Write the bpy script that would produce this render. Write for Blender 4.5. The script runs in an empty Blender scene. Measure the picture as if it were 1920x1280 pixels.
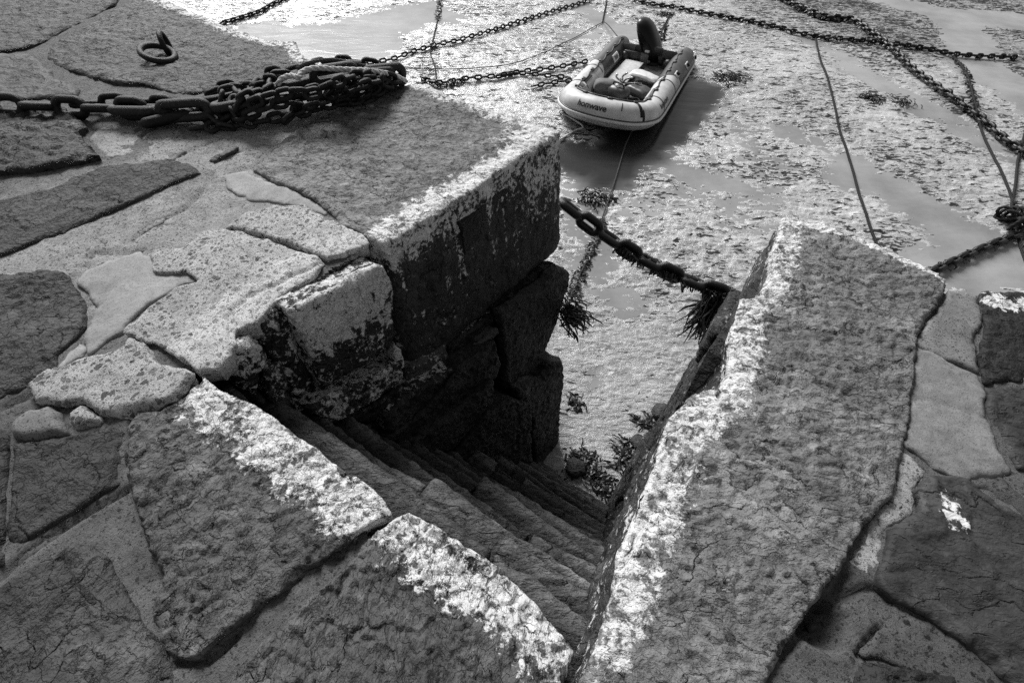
import bpy, math, random
import numpy as np
from mathutils import Vector, Matrix, geometry as mgeo

SC = bpy.context.scene
COL = SC.collection
random.seed(7)
RNG = np.random.default_rng(11)
R_ = math.radians

# ------------------------------------------------------------------ camera
FPX, PITCH, ROLL, CAMH = 920.0, 49.5, 2.5, 1.65
_p, _r = R_(PITCH), R_(ROLL)
FWD = np.array([0, math.cos(_p), -math.sin(_p)])
_rt = np.array([1.0, 0, 0]); _up = np.cross(_rt, FWD)
RT = math.cos(_r)*_rt + math.sin(_r)*_up
UP = -math.sin(_r)*_rt + math.cos(_r)*_up
CAMP = np.array([0, 0, CAMH])
cd = bpy.data.cameras.new('camera'); cam = bpy.data.objects.new('camera', cd); COL.objects.link(cam)
cd.sensor_width = 36; cd.lens = FPX/1920*36; cd.clip_start = 0.05; cd.clip_end = 2000
M = Matrix.Identity(4)
for i, a in enumerate((RT, UP, -FWD)):
    for j in range(3): M[j][i] = a[j]
M.translation = CAMP
cam.matrix_world = M
SC.camera = cam

# ------------------------------------------------------------------ sky, sun, exposure
SUN_EL, SUN_AZ = 38.0, -24.0           # azimuth measured from +Y towards +X
w = bpy.data.worlds.new('World'); SC.world = w; w.use_nodes = True
nt = w.node_tree; bg = nt.nodes['Background']
sky = nt.nodes.new('ShaderNodeTexSky'); sky.sky_type = 'NISHITA'; sky.sun_disc = False
sky.sun_elevation = R_(SUN_EL); sky.sun_rotation = R_(SUN_AZ); sky.dust_density = 1.2
hs = nt.nodes.new('ShaderNodeHueSaturation'); hs.inputs['Saturation'].default_value = 0.0
nt.links.new(sky.outputs[0], hs.inputs['Color']); nt.links.new(hs.outputs[0], bg.inputs[0])
bg.inputs[1].default_value = 0.052
sd = bpy.data.lights.new('sun', 'SUN'); sun = bpy.data.objects.new('sun', sd); COL.objects.link(sun)
sd.energy = 3.4; sd.angle = R_(24); sd.color = (1, 1, 1)
sdir = Vector((math.sin(R_(SUN_AZ))*math.cos(R_(SUN_EL)), math.cos(R_(SUN_AZ))*math.cos(R_(SUN_EL)), math.sin(R_(SUN_EL))))
sun.rotation_euler = sdir.to_track_quat('Z', 'Y').to_euler()
sun.location = (0, 0, 20)
SC.view_settings.view_transform = 'Standard'; SC.view_settings.look = 'None'
SC.view_settings.exposure = 0.62; SC.view_settings.gamma = 1.0
SC.cycles.max_bounces = 6; SC.cycles.use_denoising = False; SC.cycles.sample_clamp_indirect = 0.8; SC.cycles.sample_clamp_direct = 6.0

# ------------------------------------------------------------------ pixel -> place
def ray(px, py):
    return FWD*FPX + RT*(px-960) - UP*(py-640)
def at(px, py, z=0.0):
    d = ray(px, py); t = (z-CAMH)/d[2]; return CAMP + d*t
def at_plane(px, py, p0, n):
    d = ray(px, py); t = ((p0-CAMP)@n)/(d@n); return CAMP + d*t
def mud_base(x, y):
    return -3.2 + 0.06*(np.clip(y, 2.0, 11.0)-2.0)
def at_mud(px, py, up=0.0):
    z = -3.0
    for _ in range(12):
        p = at(px, py, z); z = mud_base(p[0], p[1]) + up
    return at(px, py, z)

# ------------------------------------------------------------------ noise
_perm = RNG.permutation(256).astype(np.int64); _perm = np.concatenate([_perm, _perm, _perm])
_g3 = RNG.normal(size=(256, 3)); _g3 /= np.linalg.norm(_g3, axis=1)[:, None]
def perlin(P):
    P = np.asarray(P, float)
    if P.shape[1] == 2: P = np.column_stack([P, np.full(len(P), 0.37)])
    I = np.floor(P).astype(np.int64); F = P-I; I &= 255
    u = F*F*F*(F*(F*6-15)+10)
    out = 0
    for dx in (0, 1):
        wx = u[:, 0] if dx else 1-u[:, 0]
        for dy in (0, 1):
            wy = u[:, 1] if dy else 1-u[:, 1]
            for dz in (0, 1):
                wz = u[:, 2] if dz else 1-u[:, 2]
                h = _perm[_perm[_perm[(I[:, 0]+dx) & 255]+((I[:, 1]+dy) & 255)]+((I[:, 2]+dz) & 255)]
                g = _g3[h & 255]
                out = out + wx*wy*wz*(g[:, 0]*(F[:, 0]-dx)+g[:, 1]*(F[:, 1]-dy)+g[:, 2]*(F[:, 2]-dz))
    return out*1.6
def fbm(P, octv=4, lac=2.1, gain=0.5):
    P = np.asarray(P, float); a = 1.0; s = 0; t = 0
    for _ in range(octv):
        s = s + a*perlin(P); t += a; P = P*lac+17.3; a *= gain
    return s/t
def sstep(a, b, x):
    t = np.clip((x-a)/(b-a), 0, 1); return t*t*(3-2*t)
def terrace(v, soft=0.18):
    f = np.floor(v); t = v-f
    return f + sstep(1-soft, 1, t) + 0.25*t

# ------------------------------------------------------------------ object helpers
def tag(o, label=None, cat=None, group=None, kind=None):
    if label: o['label'] = label
    if cat: o['category'] = cat
    if group: o['group'] = group
    if kind: o['kind'] = kind
    return o
def empty(name, loc, label=None, cat=None, group=None):
    o = bpy.data.objects.new(name, None); COL.objects.link(o); o.location = loc
    o.empty_display_size = 0.1
    return tag(o, label, cat, group)
def mesh_obj(name, V, F, mat, parent=None, smooth=True, attrs=None, recenter=True, mats=None, midx=None):
    V = np.asarray(V, float)
    me = bpy.data.meshes.new(name)
    c = np.zeros(3)
    if recenter:
        c = np.array([V[:, 0].mean(), V[:, 1].mean(), V[:, 2].min()])
    base = np.zeros(3)
    if parent is not None:
        pp = parent
        while pp is not None:
            base = base + np.array(pp.location); pp = pp.parent
    if isinstance(F, np.ndarray):
        n, k = F.shape
        me.vertices.add(len(V)); me.vertices.foreach_set('co', (V-c).ravel())
        me.loops.add(n*k); me.loops.foreach_set('vertex_index', F.ravel().astype(np.int32))
        me.polygons.add(n); me.polygons.foreach_set('loop_start', np.arange(0, n*k, k, dtype=np.int32))
        try: me.polygons.foreach_set('loop_total', np.full(n, k, dtype=np.int32))
        except Exception: pass
    else:
        me.from_pydata((V-c).tolist(), [], [list(map(int, f)) for f in F])
    me.polygons.foreach_set('use_smooth', np.full(len(me.polygons), smooth))
    for m in (mats or [mat]): me.materials.append(m)
    if midx is not None: me.polygons.foreach_set('material_index', np.asarray(midx, np.int32))
    for k_, a in (attrs or {}).items():
        at_ = me.attributes.new(k_, 'FLOAT', 'POINT'); at_.data.foreach_set('value', np.asarray(a, np.float32))
    me.update(); me.validate()
    o = bpy.data.objects.new(name, me); COL.objects.link(o)
    if parent is not None: o.parent = parent
    o.location = c-base
    return o
class MB:
    """collects pieces into one mesh"""
    def __init__(s): s.V = []; s.F = []; s.n = 0
    def add(s, V, F):
        V = np.asarray(V, float)
        s.F += [[int(i)+s.n for i in f] for f in F]; s.V.append(V); s.n += len(V); return s
    def obj(s, name, mat, parent=None, smooth=True): return mesh_obj(name, np.concatenate(s.V), s.F, mat, parent, smooth)
def catmull(P, n=12):
    P = np.asarray(P, float); Q = np.vstack([2*P[0]-P[1], P, 2*P[-1]-P[-2]]); out = []
    for i in range(1, len(Q)-2):
        t = np.linspace(0, 1, n, endpoint=False)[:, None]
        a, b, c, d = Q[i-1], Q[i], Q[i+1], Q[i+2]
        out.append(0.5*((2*b)+(-a+c)*t+(2*a-5*b+4*c-d)*t**2+(-a+3*b-3*c+d)*t**3))
    return np.vstack(out+[P[-1:]])
def resample(P, step=None, n=None):
    P = np.asarray(P, float); L = np.concatenate([[0], np.cumsum(np.linalg.norm(np.diff(P, axis=0), axis=1))])
    if n is None: n = max(2, int(L[-1]/step)+1)
    t = np.linspace(0, L[-1], n); return np.column_stack([np.interp(t, L, P[:, k]) for k in range(P.shape[1])])
def frames(P):
    P = np.asarray(P, float); T = np.gradient(P, axis=0); T /= np.linalg.norm(T, axis=1)[:, None]+1e-12
    n = np.array([0, 0, 1.0]); n = n-T[0]*(n@T[0])
    if np.linalg.norm(n) < 1e-3: n = np.array([1.0, 0, 0])-T[0]*T[0][0]
    n /= np.linalg.norm(n); N = [n]
    for i in range(1, len(P)):
        n = n-T[i]*(n@T[i]); n /= np.linalg.norm(n)+1e-12; N.append(n)
    N = np.array(N); return T, N, np.cross(T, N)
def tube(P, r, seg=8, caps=True):
    P = np.asarray(P, float); T, N, B = frames(P); n = len(P); r = np.broadcast_to(np.asarray(r, float), (n,))
    a = np.linspace(0, 2*math.pi, seg, endpoint=False)
    V = (P[:, None]+r[:, None, None]*(N[:, None]*np.cos(a)[None, :, None]+B[:, None]*np.sin(a)[None, :, None])).reshape(-1, 3)
    F = [[i*seg+j, i*seg+(j+1) % seg, (i+1)*seg+(j+1) % seg, (i+1)*seg+j] for i in range(n-1) for j in range(seg)]
    if caps: F += [list(range(seg))[::-1], list(range((n-1)*seg, n*seg))]
    return V, F
def laid_rope(P, r, pitch=None, seg=6):
    """three strands twisted round each other"""
    pitch = pitch or r*7; P = resample(P, r*0.9); T, N, B = frames(P); s = np.arange(len(P))*r*0.9
    mb = MB()
    for k in range(3):
        a = 2*math.pi*(s/pitch+k/3)
        mb.add(*tube(P+0.5*r*(np.cos(a)[:, None]*N+np.sin(a)[:, None]*B), r*0.56, seg))
    return mb
def box(c, s, rz=0.0, bev=0.0):
    """bevelled box"""
    x, y, z = np.array(s)/2; b = min(bev, x*.9, y*.9, z*.9); V = []
    cr, sr = math.cos(rz), math.sin(rz)
    if b <= 0:
        V = [(i*x, j*y, k*z) for k in (-1, 1) for j in (-1, 1) for i in (-1, 1)]
        F = [[0, 2, 3, 1], [4, 5, 7, 6], [0, 1, 5, 4], [2, 6, 7, 3], [0, 4, 6, 2], [1, 3, 7, 5]]
    else:
        rings = [(-z, b), (-z+b, 0), (z-b, 0), (z, b)]
        for zz, ins in rings:
            X, Y = x-ins, y-ins
            V += [(-X+b, -Y, zz), (X-b, -Y, zz), (X, -Y+b, zz), (X, Y-b, zz), (X-b, Y, zz), (-X+b, Y, zz), (-X, Y-b, zz), (-X, -Y+b, zz)]
        F = [[r*8+j, r*8+(j+1) % 8, (r+1)*8+(j+1) % 8, (r+1)*8+j] for r in range(3) for j in range(8)]
        F += [list(range(8))[::-1], list(range(24, 32))]
    V = np.array(V, float); X = V[:, 0]*cr-V[:, 1]*sr; Y = V[:, 0]*sr+V[:, 1]*cr
    return np.column_stack([X, Y, V[:, 2]])+np.array(c), F

# ------------------------------------------------------------------ materials
def mk(name):
    m = bpy.data.materials.new(name); m.use_nodes = True; nt = m.node_tree
    b = nt.nodes['Principled BSDF']; return m, nt, b
class NT:
    def __init__(s, nt):
        s.nt = nt; tc = nt.nodes.new('ShaderNodeTexCoord'); oi = nt.nodes.new('ShaderNodeObjectInfo')
        ad = nt.nodes.new('ShaderNodeVectorMath'); ad.operation = 'MULTIPLY_ADD'; nt.links.new(oi.outputs['Random'], ad.inputs[0])
        ad.inputs[1].default_value = (37.0, 53.0, 11.0); nt.links.new(tc.outputs['Object'], ad.inputs[2]); s.co = ad.outputs[0]; s.rnd = oi.outputs['Random']
    def n(s, t, **kw):
        o = s.nt.nodes.new(t)
        for k, v in kw.items(): setattr(o, k, v)
        return o
    def put(s, sock, v):
        if hasattr(v, 'is_linked') or isinstance(v, bpy.types.NodeSocket): s.nt.links.new(v, sock)
        else: sock.default_value = v
    def noise(s, scale, detail=5, rough=.55, dist=0.0, co=None, lac=2.0):
        o = s.n('ShaderNodeTexNoise'); s.put(o.inputs['Vector'], co or s.co); o.inputs['Scale'].default_value = scale
        o.inputs['Detail'].default_value = detail; o.inputs['Roughness'].default_value = rough; o.inputs['Distortion'].default_value = dist
        o.inputs['Lacunarity'].default_value = lac; return o.outputs['Fac']
    def voro(s, scale, feature='F1', out='Distance', rnd=1.0, co=None):
        o = s.n('ShaderNodeTexVoronoi', feature=feature); s.put(o.inputs['Vector'], co or s.co); o.inputs['Scale'].default_value = scale
        o.inputs['Randomness'].default_value = rnd; return o.outputs[out]
    def math(s, op, a, b=0.0, c=None, clamp=False):
        o = s.n('ShaderNodeMath', operation=op, use_clamp=clamp); s.put(o.inputs[0], a); s.put(o.inputs[1], b)
        if c is not None: s.put(o.inputs[2], c)
        return o.outputs[0]
    def rng(s, v, a, b, c=0.0, d=1.0, smooth=False):
        o = s.n('ShaderNodeMapRange', clamp=True); o.interpolation_type = 'SMOOTHSTEP' if smooth else 'LINEAR'
        s.put(o.inputs['Value'], v)
        for k, x in zip(('From Min', 'From Max', 'To Min', 'To Max'), (a, b, c, d)): s.put(o.inputs[k], x)
        return o.outputs[0]
    def mix(s, f, a, b):
        o = s.n('ShaderNodeMix', data_type='FLOAT'); s.put(o.inputs[0], f); s.put(o.inputs[2], a); s.put(o.inputs[3], b); return o.outputs[0]
    def attr(s, name):
        o = s.n('ShaderNodeAttribute', attribute_name=name); return o.outputs['Fac']
    def grey(s, v):
        o = s.n('ShaderNodeCombineColor'); [s.put(o.inputs[i], v) for i in range(3)]; return o.outputs[0]
    def stretch(s, sc, rot=(0, 0, 0)):
        o = s.n('ShaderNodeMapping'); s.put(o.inputs['Vector'], s.co); o.inputs['Scale'].default_value = sc; o.inputs['Rotation'].default_value = rot; return o.outputs[0]
    def bump(s, h, strength, dist, prev=None):
        o = s.n('ShaderNodeBump'); s.put(o.inputs['Height'], h); o.inputs['Strength'].default_value = strength; o.inputs['Distance'].default_value = dist
        if prev is not None: s.put(o.inputs['Normal'], prev)
        return o.outputs[0]
def simple(name, g, rough=.5, metal=0.0, spec=.5, vary=0.0, scale=20, bump=0.0):
    m, nt, b = mk(name); b.inputs['Roughness'].default_value = rough; b.inputs['Metallic'].default_value = metal
    b.inputs['Specular IOR Level'].default_value = spec
    t = NT(nt); nz = t.noise(scale, 5, .6)
    col = t.rng(nz, .3, .7, g*(1-vary), g*(1+vary)); t.put(b.inputs['Base Color'], t.grey(col))
    if bump: t.put(b.inputs['Normal'], t.bump(t.noise(scale*3, 5, .6), bump, .01))
    return m
def slate(name, lo, hi, flake=1.0, rough=.66, spec=.27, fine=1.0, streak=(1, 1, 1), paint_g=.74, cover=1.0):
    """cleft slate: flaky layers, dark layer edges, pale mineral bloom, and flaking whitewash where 'paint' > 0"""
    m, nt, b = mk(name); t = NT(nt)
    co = t.stretch(streak, (0, 0, .6))
    big = t.noise(2.2, 3, .55, .3, co); mid = t.noise(13, 8, .66, .1, co); fin = t.noise(110, 6, .72, 0, co)
    v = t.math('MULTIPLY_ADD', big, .30, t.math('MULTIPLY_ADD', mid, .55, t.math('MULTIPLY', fin, .22)))
    base = t.math('MULTIPLY', t.rng(v, .42, .68, lo, hi), t.math('MULTIPLY_ADD', t.rnd, .4, .8))
    ramp = t.n('ShaderNodeVectorMath', operation='DOT_PRODUCT'); t.put(ramp.inputs[0], t.co)
    aim = t.n('ShaderNodeCombineXYZ'); t.put(aim.inputs[0], t.math('MULTIPLY_ADD', t.rnd, .9, -.9)); aim.inputs[1].default_value = -.85; aim.inputs[2].default_value = .25
    t.put(ramp.inputs[1], aim.outputs[0]); ramp = ramp.outputs['Value']
    def layers(scale, k, dist, rs):
        """overlapping cleft sheets: each rises gently, then breaks off"""
        l = t.math('MULTIPLY_ADD', ramp, rs, t.math('MULTIPLY', t.noise(scale, 6, .56, dist, co), k)); fr = t.math('FRACT', l)
        return t.math('MULTIPLY', fr, t.rng(fr, .90, 1.0, 1, 0)), fr, t.math('FLOOR', l)
    l1, f1, c1 = layers(4.2, 5.0, .3, 5.0); l2, f2, c2 = layers(16.0, 5.0, .2, 17.0)
    # each exposed layer has its own tone
    wn = t.n('ShaderNodeTexWhiteNoise', noise_dimensions='1D'); t.put(wn.inputs['W'], t.math('ADD', c1, t.rnd))
    base = t.math('MULTIPLY', base, t.rng(wn.outputs['Value'], 0, 1, .82, 1.2))
    lay_edge = t.math('MULTIPLY', t.rng(f1, .80, .90), t.rng(t.noise(9, 5, .6), .48, .56, 0, .5)); base = t.math('MULTIPLY', base, t.math('SUBTRACT', 1.0, lay_edge))  # narrow dark band just before each sheet breaks off
    lay_edge2 = t.math('MULTIPLY', t.rng(f2, .84, .92), t.rng(t.noise(15, 5, .6), .5, .58, 0, .5)); base = t.math('MULTIPLY', base, t.math('SUBTRACT', 1.0, lay_edge2))
    bloom = t.rng(t.noise(6.5, 10, .76, .8), .55, .66, 0, .8)
    base = t.mix(bloom, base, t.math('MULTIPLY', base, 1.9))
    stain = t.rng(t.noise(4.1, 9, .74, .5, co), .54, .68, 0, .7); base = t.mix(stain, base, t.math('MULTIPLY', base, .66))
    base = t.math('MULTIPLY', base, t.math('MAXIMUM', t.math('MULTIPLY_ADD', t.attr('wear_shade'), 1.3, 1.0), .12))
    spk = t.rng(t.noise(120, 2, .5), .74, .78, 0, .6); base = t.mix(spk, base, t.math('MULTIPLY', base, 2.0))
    # whitewash
    pa = t.attr('paint')
    pn = t.math('ADD', t.math('MULTIPLY_ADD', t.noise(30, 9, .72, .3), 3.4, t.math('MULTIPLY', t.noise(7, 5, .62), 1.8)), -2.1)
    thr = t.math('SUBTRACT', t.math('MULTIPLY', pa, cover), pn)
    pm = t.math('MULTIPLY', t.rng(thr, -.14, .05, 0, 1), t.rng(pa, .02, .08))
    pg = t.rng(t.noise(18, 7, .65), .3, .7, paint_g*.72, paint_g)
    t.put(b.inputs['Base Color'], t.grey(t.mix(pm, base, pg)))
    t.put(b.inputs['Roughness'], t.rng(fin, .3, .7, rough-.12, rough+.12)); b.inputs['Specular IOR Level'].default_value = spec
    n1 = t.bump(t.math('MULTIPLY_ADD', l1, 1.0, t.math('MULTIPLY', mid, .9)), 1.0, .022*flake)
    n1 = t.bump(t.math('MULTIPLY_ADD', l2, 1.0, t.math('MULTIPLY', t.noise(40, 4, .55, .2, co), .8)), 1.0, .0075*flake, n1)
    n2 = t.bump(t.math('MULTIPLY_ADD', fin, .8, t.math('MULTIPLY', pm, .4)), .55*fine, .004, n1)
    t.put(b.inputs['Normal'], n2); return m
NT.math_vec = lambda s, v: v
def concrete(name, lo, hi, agg=45, pebble=.5, rough=.8, coarse=1.0, con=1.0):
    """concrete with worn-out pebbles; whitewash where 'paint' > 0"""
    m, nt, b = mk(name); t = NT(nt)
    wob = t.n('ShaderNodeVectorMath', operation='MULTIPLY_ADD')
    nz = t.n('ShaderNodeTexNoise'); t.put(nz.inputs['Vector'], t.co); nz.inputs['Scale'].default_value = agg*.8; nz.inputs['Detail'].default_value = 6; nz.inputs['Roughness'].default_value = .65
    t.put(wob.inputs[0], nz.outputs['Color']); wob.inputs[1].default_value = (1.5/agg,)*3; t.put(wob.inputs[2], t.co); co = wob.outputs[0]
    o = t.n('ShaderNodeTexVoronoi'); t.put(o.inputs['Vector'], co); o.inputs['Scale'].default_value = agg
    sep = t.n('ShaderNodeSeparateColor'); t.put(sep.inputs[0], o.outputs['Color']); rnd = sep.outputs[0]
    o2 = t.n('ShaderNodeTexVoronoi'); t.put(o2.inputs['Vector'], co); o2.inputs['Scale'].default_value = agg*2.6
    sep2 = t.n('ShaderNodeSeparateColor'); t.put(sep2.inputs[0], o2.outputs['Color'])
    size = t.math('MULTIPLY', rnd, .52)
    peb1 = t.math('MULTIPLY', t.rng(t.math('SUBTRACT', size, o.outputs['Distance']), -.02, .05), t.rng(sep.outputs[2], 1-pebble-.02, 1-pebble+.02))
    peb2 = t.math('MULTIPLY', t.rng(o2.outputs['Distance'], .34, .24), t.rng(sep2.outputs[2], 1-pebble*.7-.02, 1-pebble*.7+.02))
    peb = t.math('MAXIMUM', peb1, t.math('MULTIPLY', peb2, .7))
    fin = t.noise(190, 6, .74); mid = t.noise(11, 9, .7, .5); big = t.noise(1.9, 5, .62)
    v = t.math('MULTIPLY_ADD', mid, .5, t.math('MULTIPLY_ADD', fin, .5, t.math('MULTIPLY', big, .3)))
    mortar = t.rng(v, .46, .84, lo*1.1, hi*1.2); pebc = t.rng(t.math('MULTIPLY_ADD', fin, .4, sep.outputs[1]), .1, 1.2, lo*.3, hi*.42)
    base = t.mix(t.math('MULTIPLY', peb, con), mortar, pebc)
    hole = t.rng(t.noise(75, 5, .66), .60, .68, 0, .75*con); base = t.mix(hole, base, t.math('MULTIPLY', base, .3))
    dirt = t.rng(t.noise(3.2, 8, .72, .6), .52, .68, 0, .6); base = t.mix(dirt, base, t.math('MULTIPLY', base, .5))
    base = t.math('MULTIPLY', base, t.math('MULTIPLY_ADD', t.attr('pale'), 1.5, 1.0))
    pa = t.attr('paint'); pn = t.math('ADD', t.math('MULTIPLY_ADD', t.noise(30, 9, .74, .3), 3.2, t.math('MULTIPLY', t.noise(6, 4, .6), 1.6)), -1.9)
    pm = t.math('MULTIPLY', t.math('MULTIPLY', t.rng(t.math('SUBTRACT', pa, pn), -.14, .05), t.rng(peb, 0, 1, 1, .35)), t.rng(pa, .02, .08))
    t.put(b.inputs['Base Color'], t.grey(t.mix(pm, base, t.rng(mid, .3, .7, .5, .76))))
    b.inputs['Roughness'].default_value = rough; b.inputs['Specular IOR Level'].default_value = .25
    h = t.math('MULTIPLY_ADD', peb, .9*coarse, t.math('MULTIPLY_ADD', fin, .6, t.math('MULTIPLY', hole, -1.6*coarse)))
    n1 = t.bump(mid, .9, .016*coarse); t.put(b.inputs['Normal'], t.bump(h, 1.0, .006*coarse, n1)); return m
def wet_mud():
    m, nt, b = mk('wet_mud'); t = NT(nt)
    co = t.stretch((.55, 1.7, 1.0), (0, 0, -.12))
    fin = t.noise(26, 8, .70, .6, co); mid = t.noise(5, 8, .66, .7, co); big = t.noise(.5, 5, .6)
    cav = t.attr('cavity'); dark = t.attr('boat_shade')
    base = t.rng(t.math('MULTIPLY_ADD', mid, .5, t.math('MULTIPLY', fin, .5)), .33, .68, MUD_LO, MUD_HI)
    base = t.math('MULTIPLY', base, t.rng(big, .3, .7, .72, 1.12))
    base = t.math('MULTIPLY', base, t.rng(t.attr('fleck_density'), -.11, -.01, .62, 1.0))
    # lee-side shade of the ripples painted as dark flecks, denser in places
    dens = t.math('ADD', t.attr('fleck_density'), t.math('MULTIPLY_ADD', cav, .10, t.rng(t.noise(.8, 4, .6, .5), .3, .7, -.06, .075)))
    fl = t.noise(8, 3, .55, .9, co); f1 = t.rng(t.math('ADD', fl, dens), .595, .615, 0, .95)
    fl2 = t.noise(17, 3, .55, .8, co); f2 = t.rng(t.math('ADD', fl2, dens), .63, .65, 0, .9)
    fleck = t.math('MAXIMUM', f1, f2)
    foam = t.rng(t.math('SUBTRACT', t.noise(11, 4, .6, 1.2, co), dens), .56, .64, 0, .55); base = t.mix(foam, base, t.math('MULTIPLY', base, 1.35))
    base = t.mix(fleck, base, .02)
    base = t.mix(t.math('MULTIPLY', cav, .55), base, t.math('MULTIPLY', base, .35))  # hollows between clumps darkened in the colour to deepen their shade
    base = t.mix(dark, base, .03)
    t.put(b.inputs['Base Color'], t.grey(base))
    t.put(b.inputs['Roughness'], t.mix(fleck, t.rng(fin, .3, .7, .16, .36), .7)); t.put(b.inputs['Specular IOR Level'], t.mix(fleck, .7, .1))
    h = t.math('MULTIPLY_ADD', fleck, -.5, mid)
    dm = t.math('ADD', t.noise(9, 5, .55, .5), t.rng(t.voro(7), .08, .2, -.5, 0)); n1 = t.bump(t.math('ADD', h, t.math('MULTIPLY', dm, .6)), .8, .036); t.put(b.inputs['Normal'], t.bump(fin, .7, .014, n1)); return m
MUD_LO, MUD_HI = .38, .68
def water_film():
    m, nt, b = mk('shallow_water'); t = NT(nt)
    b.inputs['Roughness'].default_value = .2; b.inputs['Specular IOR Level'].default_value = .32
    boat_shade = t.attr('boat_shade'); base = t.rng(t.noise(.9, 5, .6), .35, .65, .22, .36)
    t.put(b.inputs['Base Color'], t.grey(t.mix(boat_shade, base, .022)))
    co = t.stretch((.6, 1.6, 1)); n1 = t.bump(t.noise(1.6, 3, .5, .4, co), .25, .05)
    t.put(b.inputs['Normal'], t.bump(t.noise(16, 3, .5, .3, co), .10, .012, n1)); return m
M_SLATE = slate('slate_grey', .055, .19)
M_SLATE_DEEP = slate('slate_deep', .022, .075)
M_SLATE_PALE = slate('slate_pale', .085, .25, .8, streak=(.9, 1.25, 1))
M_SLATE_B = slate('slate_banded', .05, .165, .9, streak=(1.3, .75, 1))
M_SLATE_DARK = slate('slate_dark', .012, .042, .8)
M_SLATE_SMOOTH = slate('slate_smooth_dark', .018, .05, .3, fine=.5, streak=(.85, 1.25, 1))
M_SLATE_MID = slate('slate_mid', .035, .105, .6, fine=.8, streak=(.85, 1.25, 1))
M_WALL = slate('wall_stone_dark', .010, .04, 1.2, rough=.55, spec=.3)
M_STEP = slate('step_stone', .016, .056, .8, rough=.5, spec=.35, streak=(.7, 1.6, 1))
M_CONC = concrete('old_concrete', .15, .40, 70, .45)
M_CONC_DARK = concrete('old_concrete_dark', .035, .10, 55, .5)
M_AGG = concrete('exposed_aggregate', .24, .58, 40, .7, coarse=1.8)
M_AGG_BIG = concrete('pebbly_aggregate', .28, .62, 32, .8, coarse=2.2)
M_CEM = concrete('smooth_cement', .17, .35, 160, .3, coarse=.4, con=.45)
M_CEM_GREY = concrete('grey_cement', .11, .24, 150, .3, coarse=.5, con=.5)
M_CEM_DARK = concrete('rough_cement_dark', .08, .2, 130, .5, coarse=.5)
M_BED = concrete('bedding_mortar', .055, .165, 70, .25, coarse=1.6, con=.8)

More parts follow.
